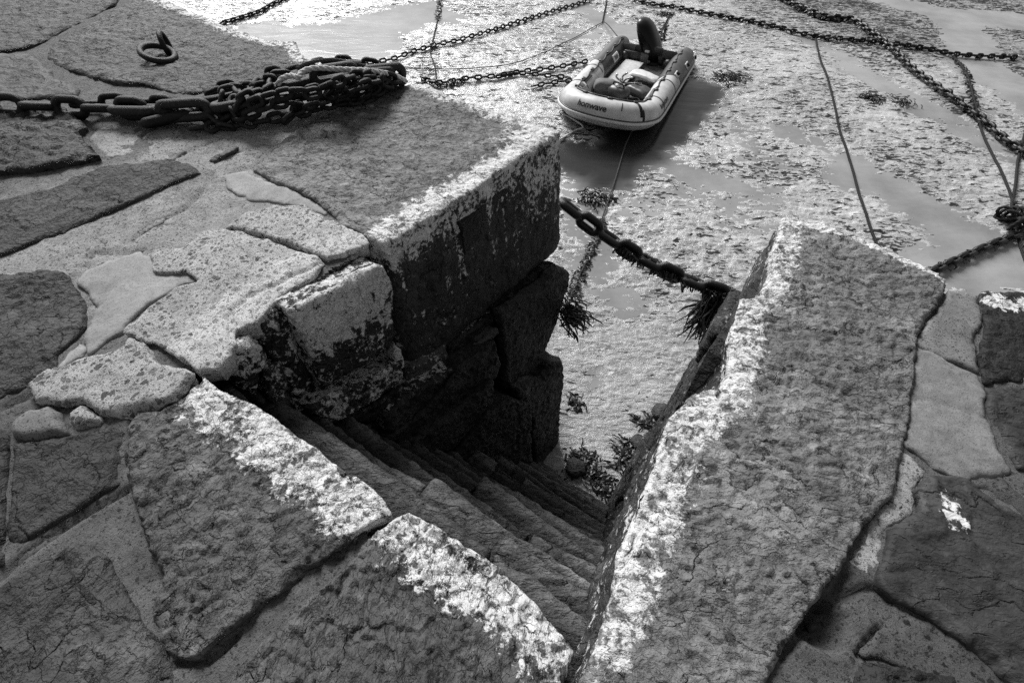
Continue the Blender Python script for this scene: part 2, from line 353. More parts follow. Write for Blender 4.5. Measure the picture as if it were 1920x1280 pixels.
# ------------------------------------------------------------------ stones
def seg_dist(P, A, B):
    """distance from points to an open set of segments"""
    out = np.full(len(P), 1e9)
    for a, b in zip(A, B):
        ab = b-a; t = np.clip(((P-a)@ab)/(ab@ab+1e-12), 0, 1)
        out = np.minimum(out, np.linalg.norm(P-(a+t[:, None]*ab), axis=1))
    return out
def poly_line_dist(P, L):
    L = np.asarray(L, float); return seg_dist(P, L[:-1], L[1:])
def inside(P, Q):
    x, y = P[:, 0], P[:, 1]; c = np.zeros(len(P), bool); n = len(Q); j = n-1
    for i in range(n):
        xi, yi = Q[i]; xj, yj = Q[j]
        if yi != yj:
            c ^= ((yi > y) != (yj > y)) & (x < (xj-xi)*(y-yi)/(yj-yi)+xi)
        j = i
    return c
SEED = [0]
def stone(name, poly, mat, thick=.15, frame=None, s=None, amp=.012, rnd=.012, wear_shade=None, side_wear=0.0, edge=.010, flake=.011, paint=None, parent=None,
          cracks=None, batter=0.0, side_amp=None, tilt=(0, 0), z=0.0, hole=None, lay_freq=4.2, corner=.0):
    """one stone: 'poly' is its upper outline in the plane of 'frame' (origin, u, v, normal); edges worn, top cleft, sides rough"""
    if frame is None: frame = (np.zeros(3), np.array([1., 0, 0]), np.array([0, 1., 0]), np.array([0, 0, 1.]))
    O, U, W, N = frame
    Q = np.asarray(poly, float)
    a2 = sum(Q[i][0]*Q[(i+1) % len(Q)][1]-Q[(i+1) % len(Q)][0]*Q[i][1] for i in range(len(Q)))
    if a2 < 0: Q = Q[::-1]
    cen = Q.mean(0); c3 = O+cen[0]*U+cen[1]*W
    if s is None: s = float(np.clip(.0052*np.linalg.norm(c3-CAMP), .009, .05))
    SEED[0] += 1; so = SEED[0]*7.13
    D = resample(np.vstack([Q, Q[:1]]), s)[:-1]
    T = np.roll(D, -1, 0)-np.roll(D, 1, 0); T /= np.linalg.norm(T, axis=1)[:, None]+1e-9
    Nn = np.column_stack([T[:, 1], -T[:, 0]])            # outward
    j = fbm(np.column_stack([D*4.5, np.full(len(D), so)]), 2)*edge*1.6+fbm(np.column_stack([D*22, np.full(len(D), so)]), 2)*min(edge*.8, s*.9)
    D = D+Nn*j[:, None]
    lo, hi = D.min(0), D.max(0)
    gx = np.arange(lo[0], hi[0], s); gy = np.arange(lo[1], hi[1], s*.87)
    G = np.array([(x+(s/2 if i % 2 else 0), y) for i, y in enumerate(gy) for x in gx])
    if len(G) == 0: G = np.zeros((0, 2))
    if len(G):
        G = G+RNG.uniform(-.2, .2, G.shape)*s
        G = G[inside(G, D)]
    if len(G):
        dd = seg_dist(G, D, np.roll(D, -1, 0)); G = G[dd > .55*s]; dd = dd[dd > .55*s]
    nb = len(D); P2 = np.vstack([D, G])
    res = mgeo.delaunay_2d_cdt([Vector(p) for p in P2], [(i, (i+1) % nb) for i in range(nb)], [], 1, 1e-6)
    vc = np.array([tuple(v) for v in res[0]]); F = [list(f) for f in res[2]]; orig = res[3]
    idx = {}
    for k, ol in enumerate(orig):
        for oi in ol: idx[oi] = k
    loop = []
    for i in range(nb):
        if i in idx and (not loop or loop[-1] != idx[i]): loop.append(idx[i])
    if loop[0] == loop[-1]: loop.pop()
    nd = poly_line_dist(vc, np.vstack([D, D[:1]]))
    rr = np.clip(1-nd/rnd, 0, 1)
    hgt = -rnd*(1-np.sqrt(np.clip(1-rr**2, 0, 1)))*.9
    P3 = np.column_stack([vc, np.full(len(vc), so)])
    hgt += amp*fbm(P3*np.array([2.2, 2.2, 1]), 4)
    aim = np.array([math.cos(-2.0+.5*math.sin(so)), math.sin(-2.0+.5*math.sin(so))])
    tv = fbm(P3*np.array([lay_freq, lay_freq*1.25, 1])+3.1, 4, gain=.55)*3.2+.5*fbm(P3*np.array([16, 16, 1]), 2)+(vc@aim)*lay_freq*.9
    fr_ = tv-np.floor(tv); saw = fr_*(1-sstep(.90, 1.0, fr_))-.45
    if flake: hgt += flake*1.3*saw+flake*.4*fbm(P3*np.array([30, 30, 1]), 2)
    chip = sstep(.05, .35, fbm(P3*np.array([5.5, 5.5, 1])+31, 4)); hgt -= min(.028, rnd*1.8)*chip*(1-sstep(.0, .05, nd+.01*fbm(P3*20, 2)))
    if tilt[0] or tilt[1]: hgt += (vc-cen)@np.array(tilt)
    if hole is not None: hgt += hole(vc)
    if cracks:
        for cl, wd, dp in cracks:
            cl = resample(np.asarray(cl, float), .03); cl = cl+RNG.normal(0, .006, cl.shape)
            q = poly_line_dist(vc, cl); hgt -= dp*(1-sstep(wd*.3, wd, q))
    V = O+vc[:, :1]*U+vc[:, 1:2]*W+(hgt+z)[:, None]*N
    pv = paint(vc, nd, 0*hgt) if paint else np.zeros(len(vc))
    # sides
    rows = max(2, int(thick/(s*1.6))); sa = side_amp if side_amp is not None else amp
    B2 = vc[loop]; Tn = np.roll(B2, -1, 0)-np.roll(B2, 1, 0); Tn /= np.linalg.norm(Tn, axis=1)[:, None]+1e-9
    Bn = np.column_stack([Tn[:, 1], -Tn[:, 0]]); h0 = hgt[loop]+z
    VV = [V]; PP = [pv]; prev = np.array(loop); base = len(V); FF = F
    for k in range(1, rows+1):
        dpt = thick*k/rows
        pts = np.column_stack([B2*1.0, np.full(nb if len(loop) == nb else len(loop), -dpt)])
        off = sa*fbm(pts*3.5+so, 4)*min(1, k/2)+sa*.5*fbm(pts*13+so, 3)+batter*dpt-.25*sa
        lay = terrace((fbm(pts*np.array([2.5, 2.5, 6])+so, 3))*4, .2); off = off+sa*.16*lay*min(1, k/2)
        if k > rows-2: off = off-rnd*.7*(k-rows+2)/2
        b2 = B2+Bn*off[:, None]
        Vr = O+b2[:, :1]*U+b2[:, 1:2]*W+((h0 if k < 2 else h0*0+z)-dpt)[:, None]*N
        VV.append(Vr); PP.append(paint(b2, np.zeros(len(b2)), np.full(len(b2), dpt)) if paint else np.zeros(len(b2)))
        cur = np.arange(base, base+len(loop)); base += len(loop); L = len(loop)
        FF += [[int(prev[i]), int(cur[i]), int(cur[(i+1) % L]), int(prev[(i+1) % L])] for i in range(L)]
        prev = cur
    FF.append([int(i) for i in prev[::-1]])
    PA = np.concatenate(PP); at_ = {'paint': PA}
    if wear_shade is not None or side_wear:
        wv = np.full(len(PA), float(side_wear)); wv[:len(vc)] = wear_shade(vc) if wear_shade is not None else 0.0; at_['wear_shade'] = wv  # sides all take one tone, darker than the top
    return mesh_obj(name, np.vstack(VV), FF, mat, parent, attrs=at_)
def px(pts, z=0.0): return np.array([at(a, b, z)[:2] for a, b in pts])
def edge_paint(line_px, width=.2, top=1.0, fall=.18, drip=0.0, amt=.95, z=0.0):
    """whitewash strength: strong beside the given edge line, fading across 'width'"""
    L = px(line_px, z)
    def f(P, nd, dep):
        d = poly_line_dist(P, L); v = amt*(1-sstep(width*.45, width*1.05, d))
        if drip > 0: v = v*np.where(dep > 0, np.clip(1-dep/drip, 0, 1)*.92+.0, 1.0)
        else: v = np.where(dep > .02, v*.3, v)
        return v
    return f
# ------------------------------------------------------------------ setting: pavement bed
def unit(v): v = np.asarray(v, float); return v/np.linalg.norm(v)
LMID, LFAR, LNEAR = at(727, 465), at(1055, 250), at(385, 710)
RFAR, RNEAR = at(1465, 407), at(1100, 1247)
ZUP = np.array([0, 0, 1.0])
dL = unit(LFAR-LNEAR); nL = np.array([dL[1], -dL[0], 0])        # towards the steps
dR = unit(RFAR-RNEAR); nR = np.array([-dR[1], dR[0], 0])
eH = unit(at(1070, 1222)-at(385, 710)); mH = np.array([-eH[1], eH[0], 0])   # along the head of the steps / down the steps
HEAD = at(385, 710)
FL = unit(at(640, 115)-LFAR); FR = unit(at(1774, 525)-RFAR)
ins = .07
pav = np.array([(at(290, -4)-.1*ZUP)[:2]+FL[:2]*14, at(290, -4)[:2]-.03, at(560, 112)[:2], at(680, 160)[:2]+(-.1, -.1), LFAR[:2]-.12*nL[:2]-.12*dL[:2],
                LMID[:2]-.10*nL[:2], LNEAR[:2]-.10*nL[:2]-.05*mH[:2], (HEAD+eH*1.65)[:2]-.1*mH[:2], RNEAR[:2]-.14*nR[:2], RFAR[:2]-.14*nR[:2]-.1*dR[:2],
                at(1774, 525)[:2]-.1*dR[:2], at(1774, 525)[:2]+FR[:2]*12-.1*dR[:2], (14, -9), (-22, -9)])
def polar(r0, r1, rr, a0, a1, na):
    r = [r0]
    while r[-1] < r1: r.append(r[-1]*(1+rr))
    r = np.array(r); a = np.radians(np.linspace(a0, a1, na)); RR, AA = np.meshgrid(r, a, indexing='ij')
    V = np.column_stack([(RR*np.sin(AA)).ravel(), (RR*np.cos(AA)).ravel()]); nr = len(r)
    i, j = np.meshgrid(np.arange(nr-1), np.arange(na-1), indexing='ij'); k = (i*na+j).ravel()
    return V, np.column_stack([k, k+1, k+na+1, k+na])
V2, F2 = polar(.12, 26, .0075, -180, 180, 620)
keep = inside(V2, pav)[F2].all(1); F2 = F2[keep]
used = np.unique(F2); remap = -np.ones(len(V2), int); remap[used] = np.arange(len(used)); V2 = V2[used]; F2 = remap[F2]
hz = -.010+.008*fbm(V2*1.3, 4)+.008*fbm(V2*7, 4)+.004*fbm(V2*26, 3)
CR = [[(334, 541), (420, 500), (487, 436)], [(256, 470), (240, 450), (283, 419), (320, 404), (352, 383), (379, 350), (395, 320)], [(296, 425), (350, 427), (378, 428)],
      [(258, 470), (165, 470), (160, 495)], [(267, 253), (333, 275), (365, 253)], [(410, 257), (411, 275), (445, 283)], [(440, 318), (480, 310), (510, 290), (575, 250), (630, 205), (700, 175)],
      [(321, 298), (300, 305), (330, 290), (400, 262)], [(1671, 1126), (1640, 1095), (1560, 1130)], [(1617, 1226), (1655, 1180)], [(1590, 1075), (1560, 1120), (1520, 1170), (1470, 1230)],
      [(330, 1240), (395, 1235), (440, 1190)], [(245, 790), (240, 870)], [(110, 700), (60, 735), (0, 760)], [(0, 1080), (30, 1045), (120, 985), (235, 915)]]
for c in CR:
    q = poly_line_dist(V2, resample(px(c), .04)+0); near = q < .03
    hz[near] -= .022*(1-sstep(.004, .02, q[near]))
q = np.linalg.norm(V2-px([(1545, 1160)])[0], axis=1); hz -= .07*(1-sstep(.05, .10, q))
PALE_ = (1-sstep(.35, 1.0, poly_line_dist(V2, resample(px([(60, 470), (230, 430), (400, 370), (520, 270), (600, 225)]), .1))+.3*fbm(V2*1.8, 3)))*1.0
bed = mesh_obj('pavement', np.column_stack([V2, hz]), F2, M_BED, attrs={'paint': np.zeros(len(V2)), 'pale': PALE_}, recenter=False); tag(bed, kind='structure')

def slabs(name, pts, mat, label=None, cat='paving slab', group='paving slabs of the quay', z=.008, parent=None, **kw):
    kw.setdefault('thick', .10)
    o = stone(name, px(pts), mat, z=z, parent=parent, **kw)
    if parent is None: tag(o, label, cat, group, 'thing')
    elif label: o['label'] = label
    return o

# coping stones round the head of the steps (whitewashed along their edges)
GRP = 'coping stones round the steps'
big = [(475, 318), (505, 285), (560, 246), (620, 215), (690, 178), (750, 163), (800, 160), (850, 186), (950, 215), (1052, 250), (1000, 286), (900, 352), (820, 405), (727, 462), (692, 452), (668, 436), (640, 428), (622, 402), (583, 371), (521, 346)]
L1 = edge_paint([(727, 462), (1052, 250)],   .22, drip=.3, amt=.9); L2 = edge_paint([(1052, 250), (800, 160)], .2, drip=.2, amt=.95)
L3 = edge_paint([(1010, 275), (1058, 250)], .35, drip=.75, amt=.9)
def p_big(P, nd, dep):
    v = np.maximum(np.maximum(L1(P, nd, dep), L2(P, nd, dep)), L3(P, nd, dep)); 
    E_ = px([(727, 462), (1052, 250)]); al = (P-E_[0])@unit(np.r_[E_[1]-E_[0], 0])[:2]
    run = sstep(.18, .36, fbm(np.column_stack([al*19, dep*1.1, 0*dep+4.4]), 3))*np.clip(1-dep/.95, 0, 1)*.72
    return np.where(dep > .03, np.maximum(np.maximum(v*.8, run), .03), v*.72)
slabs('coping_stone', big, M_SLATE_PALE, 'largest grey coping block, deep dark face over the steps, beside the tangled chains', 'coping stone', GRP, thick=.98, amp=.022, flake=.010, paint=p_big, batter=.10, side_amp=.02, z=.02, side_wear=-.58)  # side_wear: sides toned darker than the top
A = [(240, 800), (262, 780), (310, 771), (350, 742), (382, 708), (440, 743), (503, 781), (581, 834), (640, 874), (697, 915), (736, 960), (737, 972), (683, 1000), (620, 1046), (571, 1078), (489, 1146), (426, 1190), (378, 1239), (334, 1236), (295, 1202), (286, 1149), (310, 1076), (290, 1035), (271, 989), (240, 905)]
slabs('coping_stone', A, M_SLATE, 'worn coping slab with whitewashed edge, left of the diagonal joint', 'coping stone', GRP, thick=.2, amp=.02, flake=.012, z=.018,
      paint=edge_paint([(378, 712), (440, 750), (560, 832), (660, 905), (735, 962)], .21, amt=.60, drip=.1))
B = [(745, 972), (768, 962), (800, 980), (865, 1020), (935, 1062), (1005, 1140), (1072, 1222), (1050, 1300), (1010, 1420), (400, 1420), (405, 1330), (415, 1290), (470, 1222), (560, 1132), (640, 1062), (700, 1003)]
slabs('coping_stone', B, M_SLATE_B, 'broad coping slab with speckled whitewashed edge at bottom centre, right of the diagonal joint', 'coping stone', GRP, thick=.22, amp=.018, flake=.012, z=.02,
      paint=edge_paint([(755, 966), (800, 985), (935, 1066), (1068, 1222)], .20, amt=.56, drip=.1))
Rr = [(1465, 407), (1500, 412), (1546, 424), (1600, 448), (1671, 480), (1730, 503), (1774, 525), (1771, 545), (1740, 595), (1714, 637), (1711, 690), (1709, 733), (1700, 790), (1690, 850), (1674, 885), (1670, 922), (1630, 973), (1580, 1040), (1535, 1108), (1481, 1198), (1435, 1271), (1400, 1400), (1080, 1420), (1088, 1300), (1100, 1247), (1128, 1166), (1148, 1105), (1164, 1024), (1193, 963), (1204, 920), (1230, 877), (1240, 824), (1268, 760), (1307, 727), (1335, 732), (1350, 742), (1364, 680), (1373, 620), (1384, 566), (1424, 558), (1436, 520), (1446, 488), (1454, 446)]
RE = [(1475, 412), (1460, 470), (1440, 545), (1395, 590), (1380, 680), (1350, 760), (1290, 800), (1250, 900), (1210, 1000), (1175, 1090), (1140, 1200)]
r1 = edge_paint(RE, .13, amt=.60, drip=.0); r2 = edge_paint([(1470, 410), (1600, 450), (1774, 527)], .07, amt=.7)
def p_right(P, nd, dep):
    v = np.maximum(r1(P, nd, 0*dep), r2(P, nd, 0*dep)); v = v*np.where(P[:, 1] < .55, np.clip(.70+.5*P[:, 1], .62, 1), 1)
    return np.where(dep > .04, np.clip(.20-.3*dep, .05, .20), v)
step_l = px([(1268, 748), (1310, 726), (1352, 742), (1290, 900), (1200, 1000), (1150, 1110), (1098, 1250), (1040, 1250)])
def ledge(P): return -.035*inside(P, step_l)
slabs('coping_stone', Rr, M_SLATE_PALE, 'very long coping slab with whitewashed left edge, running along the right side of the steps', 'coping stone', GRP, thick=.55, amp=.03, flake=.013, paint=p_right, side_amp=.03, z=.02, batter=.06, hole=ledge, side_wear=-.5)  # side_wear: sides toned darker than the top

# paving slabs, left side
slabs('paving_slab', [(292, -5), (335, 12), (375, 27), (417, 46), (492, 73), (554, 79), (570, 108), (637, 108), (640, 125), (560, 140), (480, 150), (400, 170), (340, 178), (270, 160), (215, 158), (150, 140), (110, 125), (88, 110), (95, 85), (140, 60), (200, 30), (250, 0)], M_SLATE_DEEP,
      'dark broad slab at upper left with the iron ring set in it', thick=.12, amp=.03, flake=.012, paint=edge_paint([(292, -5), (417, 46), (492, 73), (554, 79), (575, 108), (640, 112)], .16, amt=.62))
slabs('paving_slab', [(-330, -40), (235, -25), (215, 10), (150, 40), (85, 75), (50, 92), (0, 100), (-330, 100)], M_SLATE_DARK, 'black rough slab in the extreme top left corner', amp=.03, flake=.012)
slabs('paving_slab', [(-330, 110), (60, 100), (80, 118), (110, 150), (150, 165), (145, 182), (60, 187), (-330, 190)], M_SLATE_SMOOTH, 'flat dark slab just above the taut chain at the left edge')
slabs('paving_slab', [(-330, 212), (60, 206), (125, 208), (154, 233), (167, 242), (148, 255), (192, 298), (158, 306), (54, 325), (-330, 337)], M_SLATE_DARK, 'black layered slab just below the taut chain at the left edge', amp=.02, flake=.02, lay_freq=1.6, z=.03)
slabs('paving_slab', [(-330, 385), (0, 377), (96, 350), (192, 313), (250, 306), (321, 298), (354, 308), (379, 323), (317, 346), (250, 377), (208, 396), (158, 417), (96, 442), (0, 479), (-330, 495)], M_SLATE_DEEP,
      'long smooth slab scored with fine straight cracks, below the black layered slab', amp=.008, flake=.002, lay_freq=2,
      cracks=[(px([(165, 358), (192, 371), (228, 382)]), .02, .012), (px([(180, 355), (205, 368)]), .015, .01), (px([(0, 410), (25, 418), (45, 435)]), .02, .014)])
slabs('paving_slab', [(-330, 530), (40, 512), (90, 498), (133, 515), (142, 537), (159, 571), (163, 610), (142, 635), (108, 665), (105, 690), (60, 718), (0, 748), (-330, 760)], M_SLATE_DEEP, 'dark flaky slab at left edge beside the smooth cement patch', flake=.009)
slabs('paving_slab', [(24, 830), (48, 829), (97, 824), (131, 817), (208, 798), (234, 807), (237, 863), (231, 905), (184, 934), (116, 973), (63, 1002), (22, 1030), (16, 1005)], M_SLATE_DEEP, 'squarish dark slab between the pebbly lump and the T shaped mortar joint', amp=.012, flake=.004)
slabs('paving_slab', [(-330, 800), (0, 805), (17, 815), (9, 1010), (4, 1060), (-330, 1080)], M_SLATE_DARK, 'dark sliver of slab cut by the left edge, beside the squarish slab')
slabs('paving_slab', [(3, 1098), (29, 1074), (111, 1030), (140, 1018), (170, 1023), (211, 1059), (216, 1083), (240, 1122), (274, 1185), (298, 1209), (328, 1243), (345, 1310), (330, 1420), (-330, 1420)], M_SLATE_DEEP, 'smooth dark slab with one long crack in the bottom left corner', amp=.012, flake=.002, lay_freq=1.5,
      cracks=[(px([(115, 1052), (140, 1100), (165, 1165), (185, 1200)]), .012, .008)])
# paving slabs, right side
slabs('paving_slab', [(1840, 546), (2250, 560), (2250, 680), (1846, 721), (1833, 666), (1842, 618)], M_SLATE_DARK, 'upper dark slab at the right edge, with a dab of whitewash on top', paint=edge_paint([(1870, 565), (1925, 578)], .09, amt=.65))
slabs('paving_slab', [(1849, 728), (2250, 688), (2250, 930), (1907, 880), (1882, 830), (1852, 770)], M_SLATE_SMOOTH, 'dark smooth slab at the right edge beside the pale cement piece')
SPL = px([(1757, 925), (1790, 935), (1786, 960), (1815, 988), (1808, 1002), (1780, 992), (1765, 975)])
def splash(P, nd, dep): return .52*(1-sstep(-.008, .02, np.where(inside(P, SPL), -1, 1)*poly_line_dist(P, np.vstack([SPL, SPL[:1]]))))
slabs('paving_slab', [(1714, 919), (1744, 892), (1812, 901), (1857, 929), (1900, 960), (2250, 1030), (2250, 1330), (1930, 1310), (1870, 1266), (1789, 1194), (1730, 1153), (1673, 1121), (1643, 1090), (1651, 1058), (1669, 990), (1723, 960)], M_SLATE_SMOOTH,
      'big smooth dark slab at lower right with a pale cement splash', amp=.014, flake=.009, lay_freq=1.5, z=.02, paint=splash)
slabs('paving_slab', [(1608, 1237), (1698, 1252), (1789, 1268), (1810, 1320), (1800, 1420), (1560, 1420), (1590, 1300)], M_SLATE_DARK, 'small dark slab at bottom right below the rough concrete')
# concrete pieces laid between the slabs
CG = 'concrete pieces filling the gaps between slabs'
def conc(pts, mat, label, name='concrete_piece', cat='concrete piece', **kw):
    kw.setdefault('flake', .003); kw.setdefault('rnd', .007); kw.setdefault('edge', .018)
    return slabs(name, pts, mat, label, cat, CG, **kw)
wl = edge_paint([(689, 460), (639, 484), (587, 523), (551, 548), (499, 586), (478, 611), (446, 628), (439, 671), (411, 695), (372, 699)], .27, amt=1.0, drip=.2)
conc([(425, 432), (460, 404), (520, 386), (570, 386), (615, 409), (682, 446), (689, 460), (660, 474), (639, 484), (613, 490), (560, 470), (500, 447), (455, 437)], M_AGG, 'pale pebbly concrete piece touching the largest coping block', paint=wl, z=.024, amp=.02, thick=.1, edge=.016)
conc([(298, 508), (281, 480), (341, 458), (383, 434), (425, 434), (455, 440), (500, 450), (560, 473), (611, 493), (587, 523), (551, 548), (499, 586), (478, 611), (446, 628), (439, 671), (411, 695), (372, 699), (295, 646), (284, 651), (241, 625), (277, 588), (334, 543), (372, 534), (351, 514)], M_AGG,
     'large crusty pebbly concrete slab with ragged white edge over the steps', paint=wl, z=.02, amp=.026, thick=.1, edge=.02, cracks=[(px([(611, 493), (540, 530), (470, 560), (430, 600)]), .02, .012)])
conc([(58, 733), (100, 700), (165, 675), (232, 660), (250, 640), (295, 663), (310, 684), (373, 704), (358, 728), (334, 752), (290, 771), (247, 788), (198, 774), (160, 757), (126, 762), (73, 760)], M_AGG_BIG, 'thick pebbly lump with rounded front left of the steps', z=.045, amp=.03, thick=.12, rnd=.028, edge=.024)
conc([(24, 810), (29, 791), (63, 767), (102, 760), (121, 777), (127, 813), (87, 822), (48, 827)], M_CEM_DARK, 'small brushed grey cement lump at the foot of the pebbly lump', z=.03, rnd=.04)
conc([(129, 778), (160, 759), (199, 776), (194, 797), (137, 809)], M_AGG_BIG, 'smallest pebbly lump between the brushed cement and the squarish slab', z=.03, rnd=.04)
conc([(1781, 542), (1836, 556), (1838, 609), (1831, 637), (1836, 700), (1781, 676), (1718, 645), (1745, 600)], M_CEM_DARK, 'grey gritty cement piece behind the pale cement piece on the right', z=.006)
conc([(1714, 649), (1747, 657), (1776, 676), (1833, 702), (1845, 733), (1848, 781), (1870, 830), (1893, 882), (1810, 896), (1747, 877), (1692, 829), (1706, 762)], M_CEM_GREY, 'pale smooth cement piece right of the long coping slab', rnd=.006, z=.006, amp=.01,
     cracks=[(px([(1708, 745), (1760, 752), (1800, 770), (1848, 783)]), .008, .006)])
conc([(1685, 836), (1720, 866), (1742, 882), (1712, 915), (1715, 955), (1667, 990), (1649, 1050), (1630, 1075), (1590, 1050), (1632, 978), (1673, 925), (1680, 885)], M_CONC, 'narrow pale concrete strip between the long coping slab and the big dark slab', z=-0.002, amp=.012)
conc([(1671, 1126), (1744, 1158), (1812, 1212), (1875, 1271), (1880, 1330), (1820, 1300), (1750, 1270), (1667, 1235), (1617, 1226), (1662, 1153)], M_CONC_DARK, 'rough grey concrete tongue at bottom right under the big dark slab', z=-0.002, amp=.015)
conc([(1816, 903), (1880, 892), (1925, 935), (1990, 1020), (1900, 952), (1857, 925)], M_CONC_DARK, 'dark gritty concrete sliver at right below the pale cement piece', z=-0.006)
conc([(421, 329), (458, 321), (521, 347), (583, 373), (617, 395), (612, 402), (562, 388), (500, 375), (471, 377), (429, 354)], M_CEM, 'narrow smooth cement patch along the left side of the largest coping block', 'cement_patch', 'cement patch', z=.0, rnd=.005, amp=.006, flake=.001, thick=.05)
conc([(142, 528), (159, 507), (215, 485), (258, 474), (284, 481), (309, 494), (318, 507), (352, 509), (374, 528), (335, 539), (301, 562), (266, 588), (232, 623), (193, 644), (163, 668), (150, 627), (185, 575), (172, 554), (146, 539)], M_CEM, 'broad smooth cement patch shaped like a boot beside the crusty concrete', 'cement_patch', 'cement patch', z=.0, rnd=.005, amp=.008, flake=.001, thick=.05)
conc([(110, 680), (146, 642), (164, 653), (155, 670), (110, 691)], M_CEM, 'smallest smooth cement patch at the toe of the boot shaped one', 'cement_patch', 'cement patch', z=.0, rnd=.005, amp=.006, flake=.001, thick=.05)
conc([(165, 250), (200, 226), (260, 232), (300, 228), (262, 250), (258, 280), (225, 292), (195, 295), (160, 262)], M_CONC, 'rough concrete piece beside the black layered slab, below the chain', z=-0.010, amp=.012)
conc([(262, 252), (305, 232), (345, 245), (395, 255), (372, 262), (330, 290), (318, 296), (255, 304), (262, 285)], M_CONC, 'rough pale concrete piece just below the loose chain loops', z=-0.008, amp=.014)
conc([(412, 272), (470, 255), (560, 218), (615, 196), (622, 205), (560, 238), (508, 272), (480, 300), (452, 284)], M_CONC, 'cracked concrete strip between the chain heap and the largest coping block', z=-0.010, amp=.014)
conc([(388, 300), (400, 292), (430, 278), (450, 272), (440, 285), (400, 304)], M_SLATE_MID, 'small loose slate chip lying among the concrete pieces', 'slate_chip', 'slate chip', z=.012, amp=.004, thick=.03)
conc([(0, 485), (95, 446), (210, 400), (318, 350), (380, 328), (375, 352), (350, 380), (318, 402), (240, 445), (165, 470), (90, 492), (0, 522)], M_CONC, 'long speckled concrete band along the scored slab', z=-0.012, amp=.012)
conc([(385, 355), (430, 358), (470, 380), (515, 382), (460, 398), (420, 428), (340, 452), (262, 468), (260, 445), (300, 412), (350, 388)], M_CONC, 'speckled concrete piece between the two smooth cement patches', z=-0.010, amp=.014)
conc([(255, 922), (285, 1000), (306, 1076), (284, 1140), (245, 1110), (222, 1060), (185, 1020), (140, 1008), (40, 1060), (8, 1082), (20, 1045), (110, 988), (190, 942), (235, 915)], M_CONC_DARK, 'T shaped rough mortar joint between three dark slabs at lower left', z=-0.014, amp=.02, rnd=.02)
conc([(390, 1243), (440, 1195), (500, 1146), (570, 1085), (610, 1060), (560, 1125), (470, 1215), (412, 1285), (345, 1300), (335, 1250)], M_CONC_DARK, 'wedge of rough mortar in the diagonal joint at bottom left', z=-0.026, amp=.02)
st = stone('pebble', px([(1527, 1162), (1540, 1150), (1562, 1152), (1572, 1166), (1558, 1178), (1538, 1178)]), M_SLATE_MID, thick=.05, rnd=.03, z=-.04, amp=.006, flake=0)
tag(st, 'round dark pebble lying in the pit beside the long coping slab', 'pebble', kind='thing')

# ------------------------------------------------------------------ walls either side of the steps
def wall_frame(p0, d, n, b):
    k = math.sqrt(1+b*b); return p0, d, (ZUP-b*n)/k, (n+b*ZUP)/k
def core(name, p0, d, n, b, a0, a1, inset, zt, zb, thick, mat, parent):
    """rubble core behind the facing stones"""
    na, nz_ = 60, 40; mb = MB(); V = []
    for i in range(nz_+1):
        z = zt+(zb-zt)*i/nz_
        for j in range(na+1):
            a = a0+(a1-a0)*j/na; V.append(p0+d*a+n*(-inset-b*z)+ZUP*z)
    V = np.array(V); V += (fbm(V*3.0, 4)*.06)[:, None]*n
    F = [[i*(na+1)+j, i*(na+1)+j+1, (i+1)*(na+1)+j+1, (i+1)*(na+1)+j] for i in range(nz_) for j in range(na)]
    mb.add(V, F)
    # back, top and ends
    q = [p0+d*a+n*(-inset-b*z)+ZUP*z for a, z in ((a0, zt), (a1, zt), (a1, zb), (a0, zb))]; r = [v-n*thick for v in q]
    mb.add(q+r, [[4, 5, 1, 0], [5, 6, 2, 1], [7, 4, 0, 3], [6, 7, 3, 2], [5, 4, 7, 6]])
    return mb.obj(name, mat, parent)
BL = .15
WL_ = wall_frame(LMID, dL, nL, BL)
lw = empty('stair_wall', LMID-nL*.5-3.3*ZUP, 'dark rough stone wall left of the steps, below the largest coping block', 'stone wall'); lw['kind'] = 'thing'
core('rubble_core', LMID, dL, nL, BL, -1.6, np.dot(LFAR-LMID, dL)-.10, .16, -.14, -4.2, 1.2, M_WALL, lw)
def face(name, pts, off, mat, thick=.34, label=None, **kw):
    O, U, W, N = WL_; O2 = O+N*off
    uv = [((X-O2)@U, (X-O2)@W) for X in (at_plane(a, b, O2, N) for a, b in pts)]
    kw.setdefault('rnd', .02); kw.setdefault('amp', .035); kw.setdefault('flake', .012); kw.setdefault('edge', .014)
    o = stone(name, uv, mat, thick=thick, frame=(O2, U, W, N), parent=lw, **kw)
    if label: o['label'] = label
    return o
def patch(tops, depth, amt=1.1, base=.3):
    O, U, W, N = WL_
    def f(P, nd, dep):
        X = O+P[:, :1]*U+P[:, 1:2]*W
        L = np.array([((x-O)@U, (x-O)@W) for x in (at_plane(a, b, O, N) for a, b in tops)])
        d = np.interp(P[:, 0], L[:, 0], L[:, 1])-P[:, 1]+.22*fbm(np.column_stack([P[:, 0]*9, P[:, 1]*3, 0*dep+2.2]), 3)
        return np.where(dep > .02, base+.38, np.maximum(base, amt*(1-sstep(depth*.55, depth, d))))
    return f
face('wall_block', [(546, 583), (628, 540), (710, 497), (727, 505), (738, 548), (745, 628), (727, 657), (670, 697), (611, 736), (580, 660)], .03, M_WALL, label='block whose face is half covered in flaking whitewash', paint=patch([(546, 583), (727, 492)], .36, .86, .10), amp=.008, flake=.001)
face('wall_block', [(481, 611), (520, 583), (546, 597), (572, 665), (594, 727), (559, 748), (527, 692), (509, 660)], -.05, M_WALL, paint=patch([(481, 600), (546, 575)], .2, .3, .27), amp=.01)
face('wall_block', [(418, 692), (443, 643), (481, 632), (516, 671), (499, 706), (492, 751), (460, 744)], .0, M_WALL, paint=patch([(418, 660), (516, 640)], .22, .6, .2), amp=.04, rnd=.05)
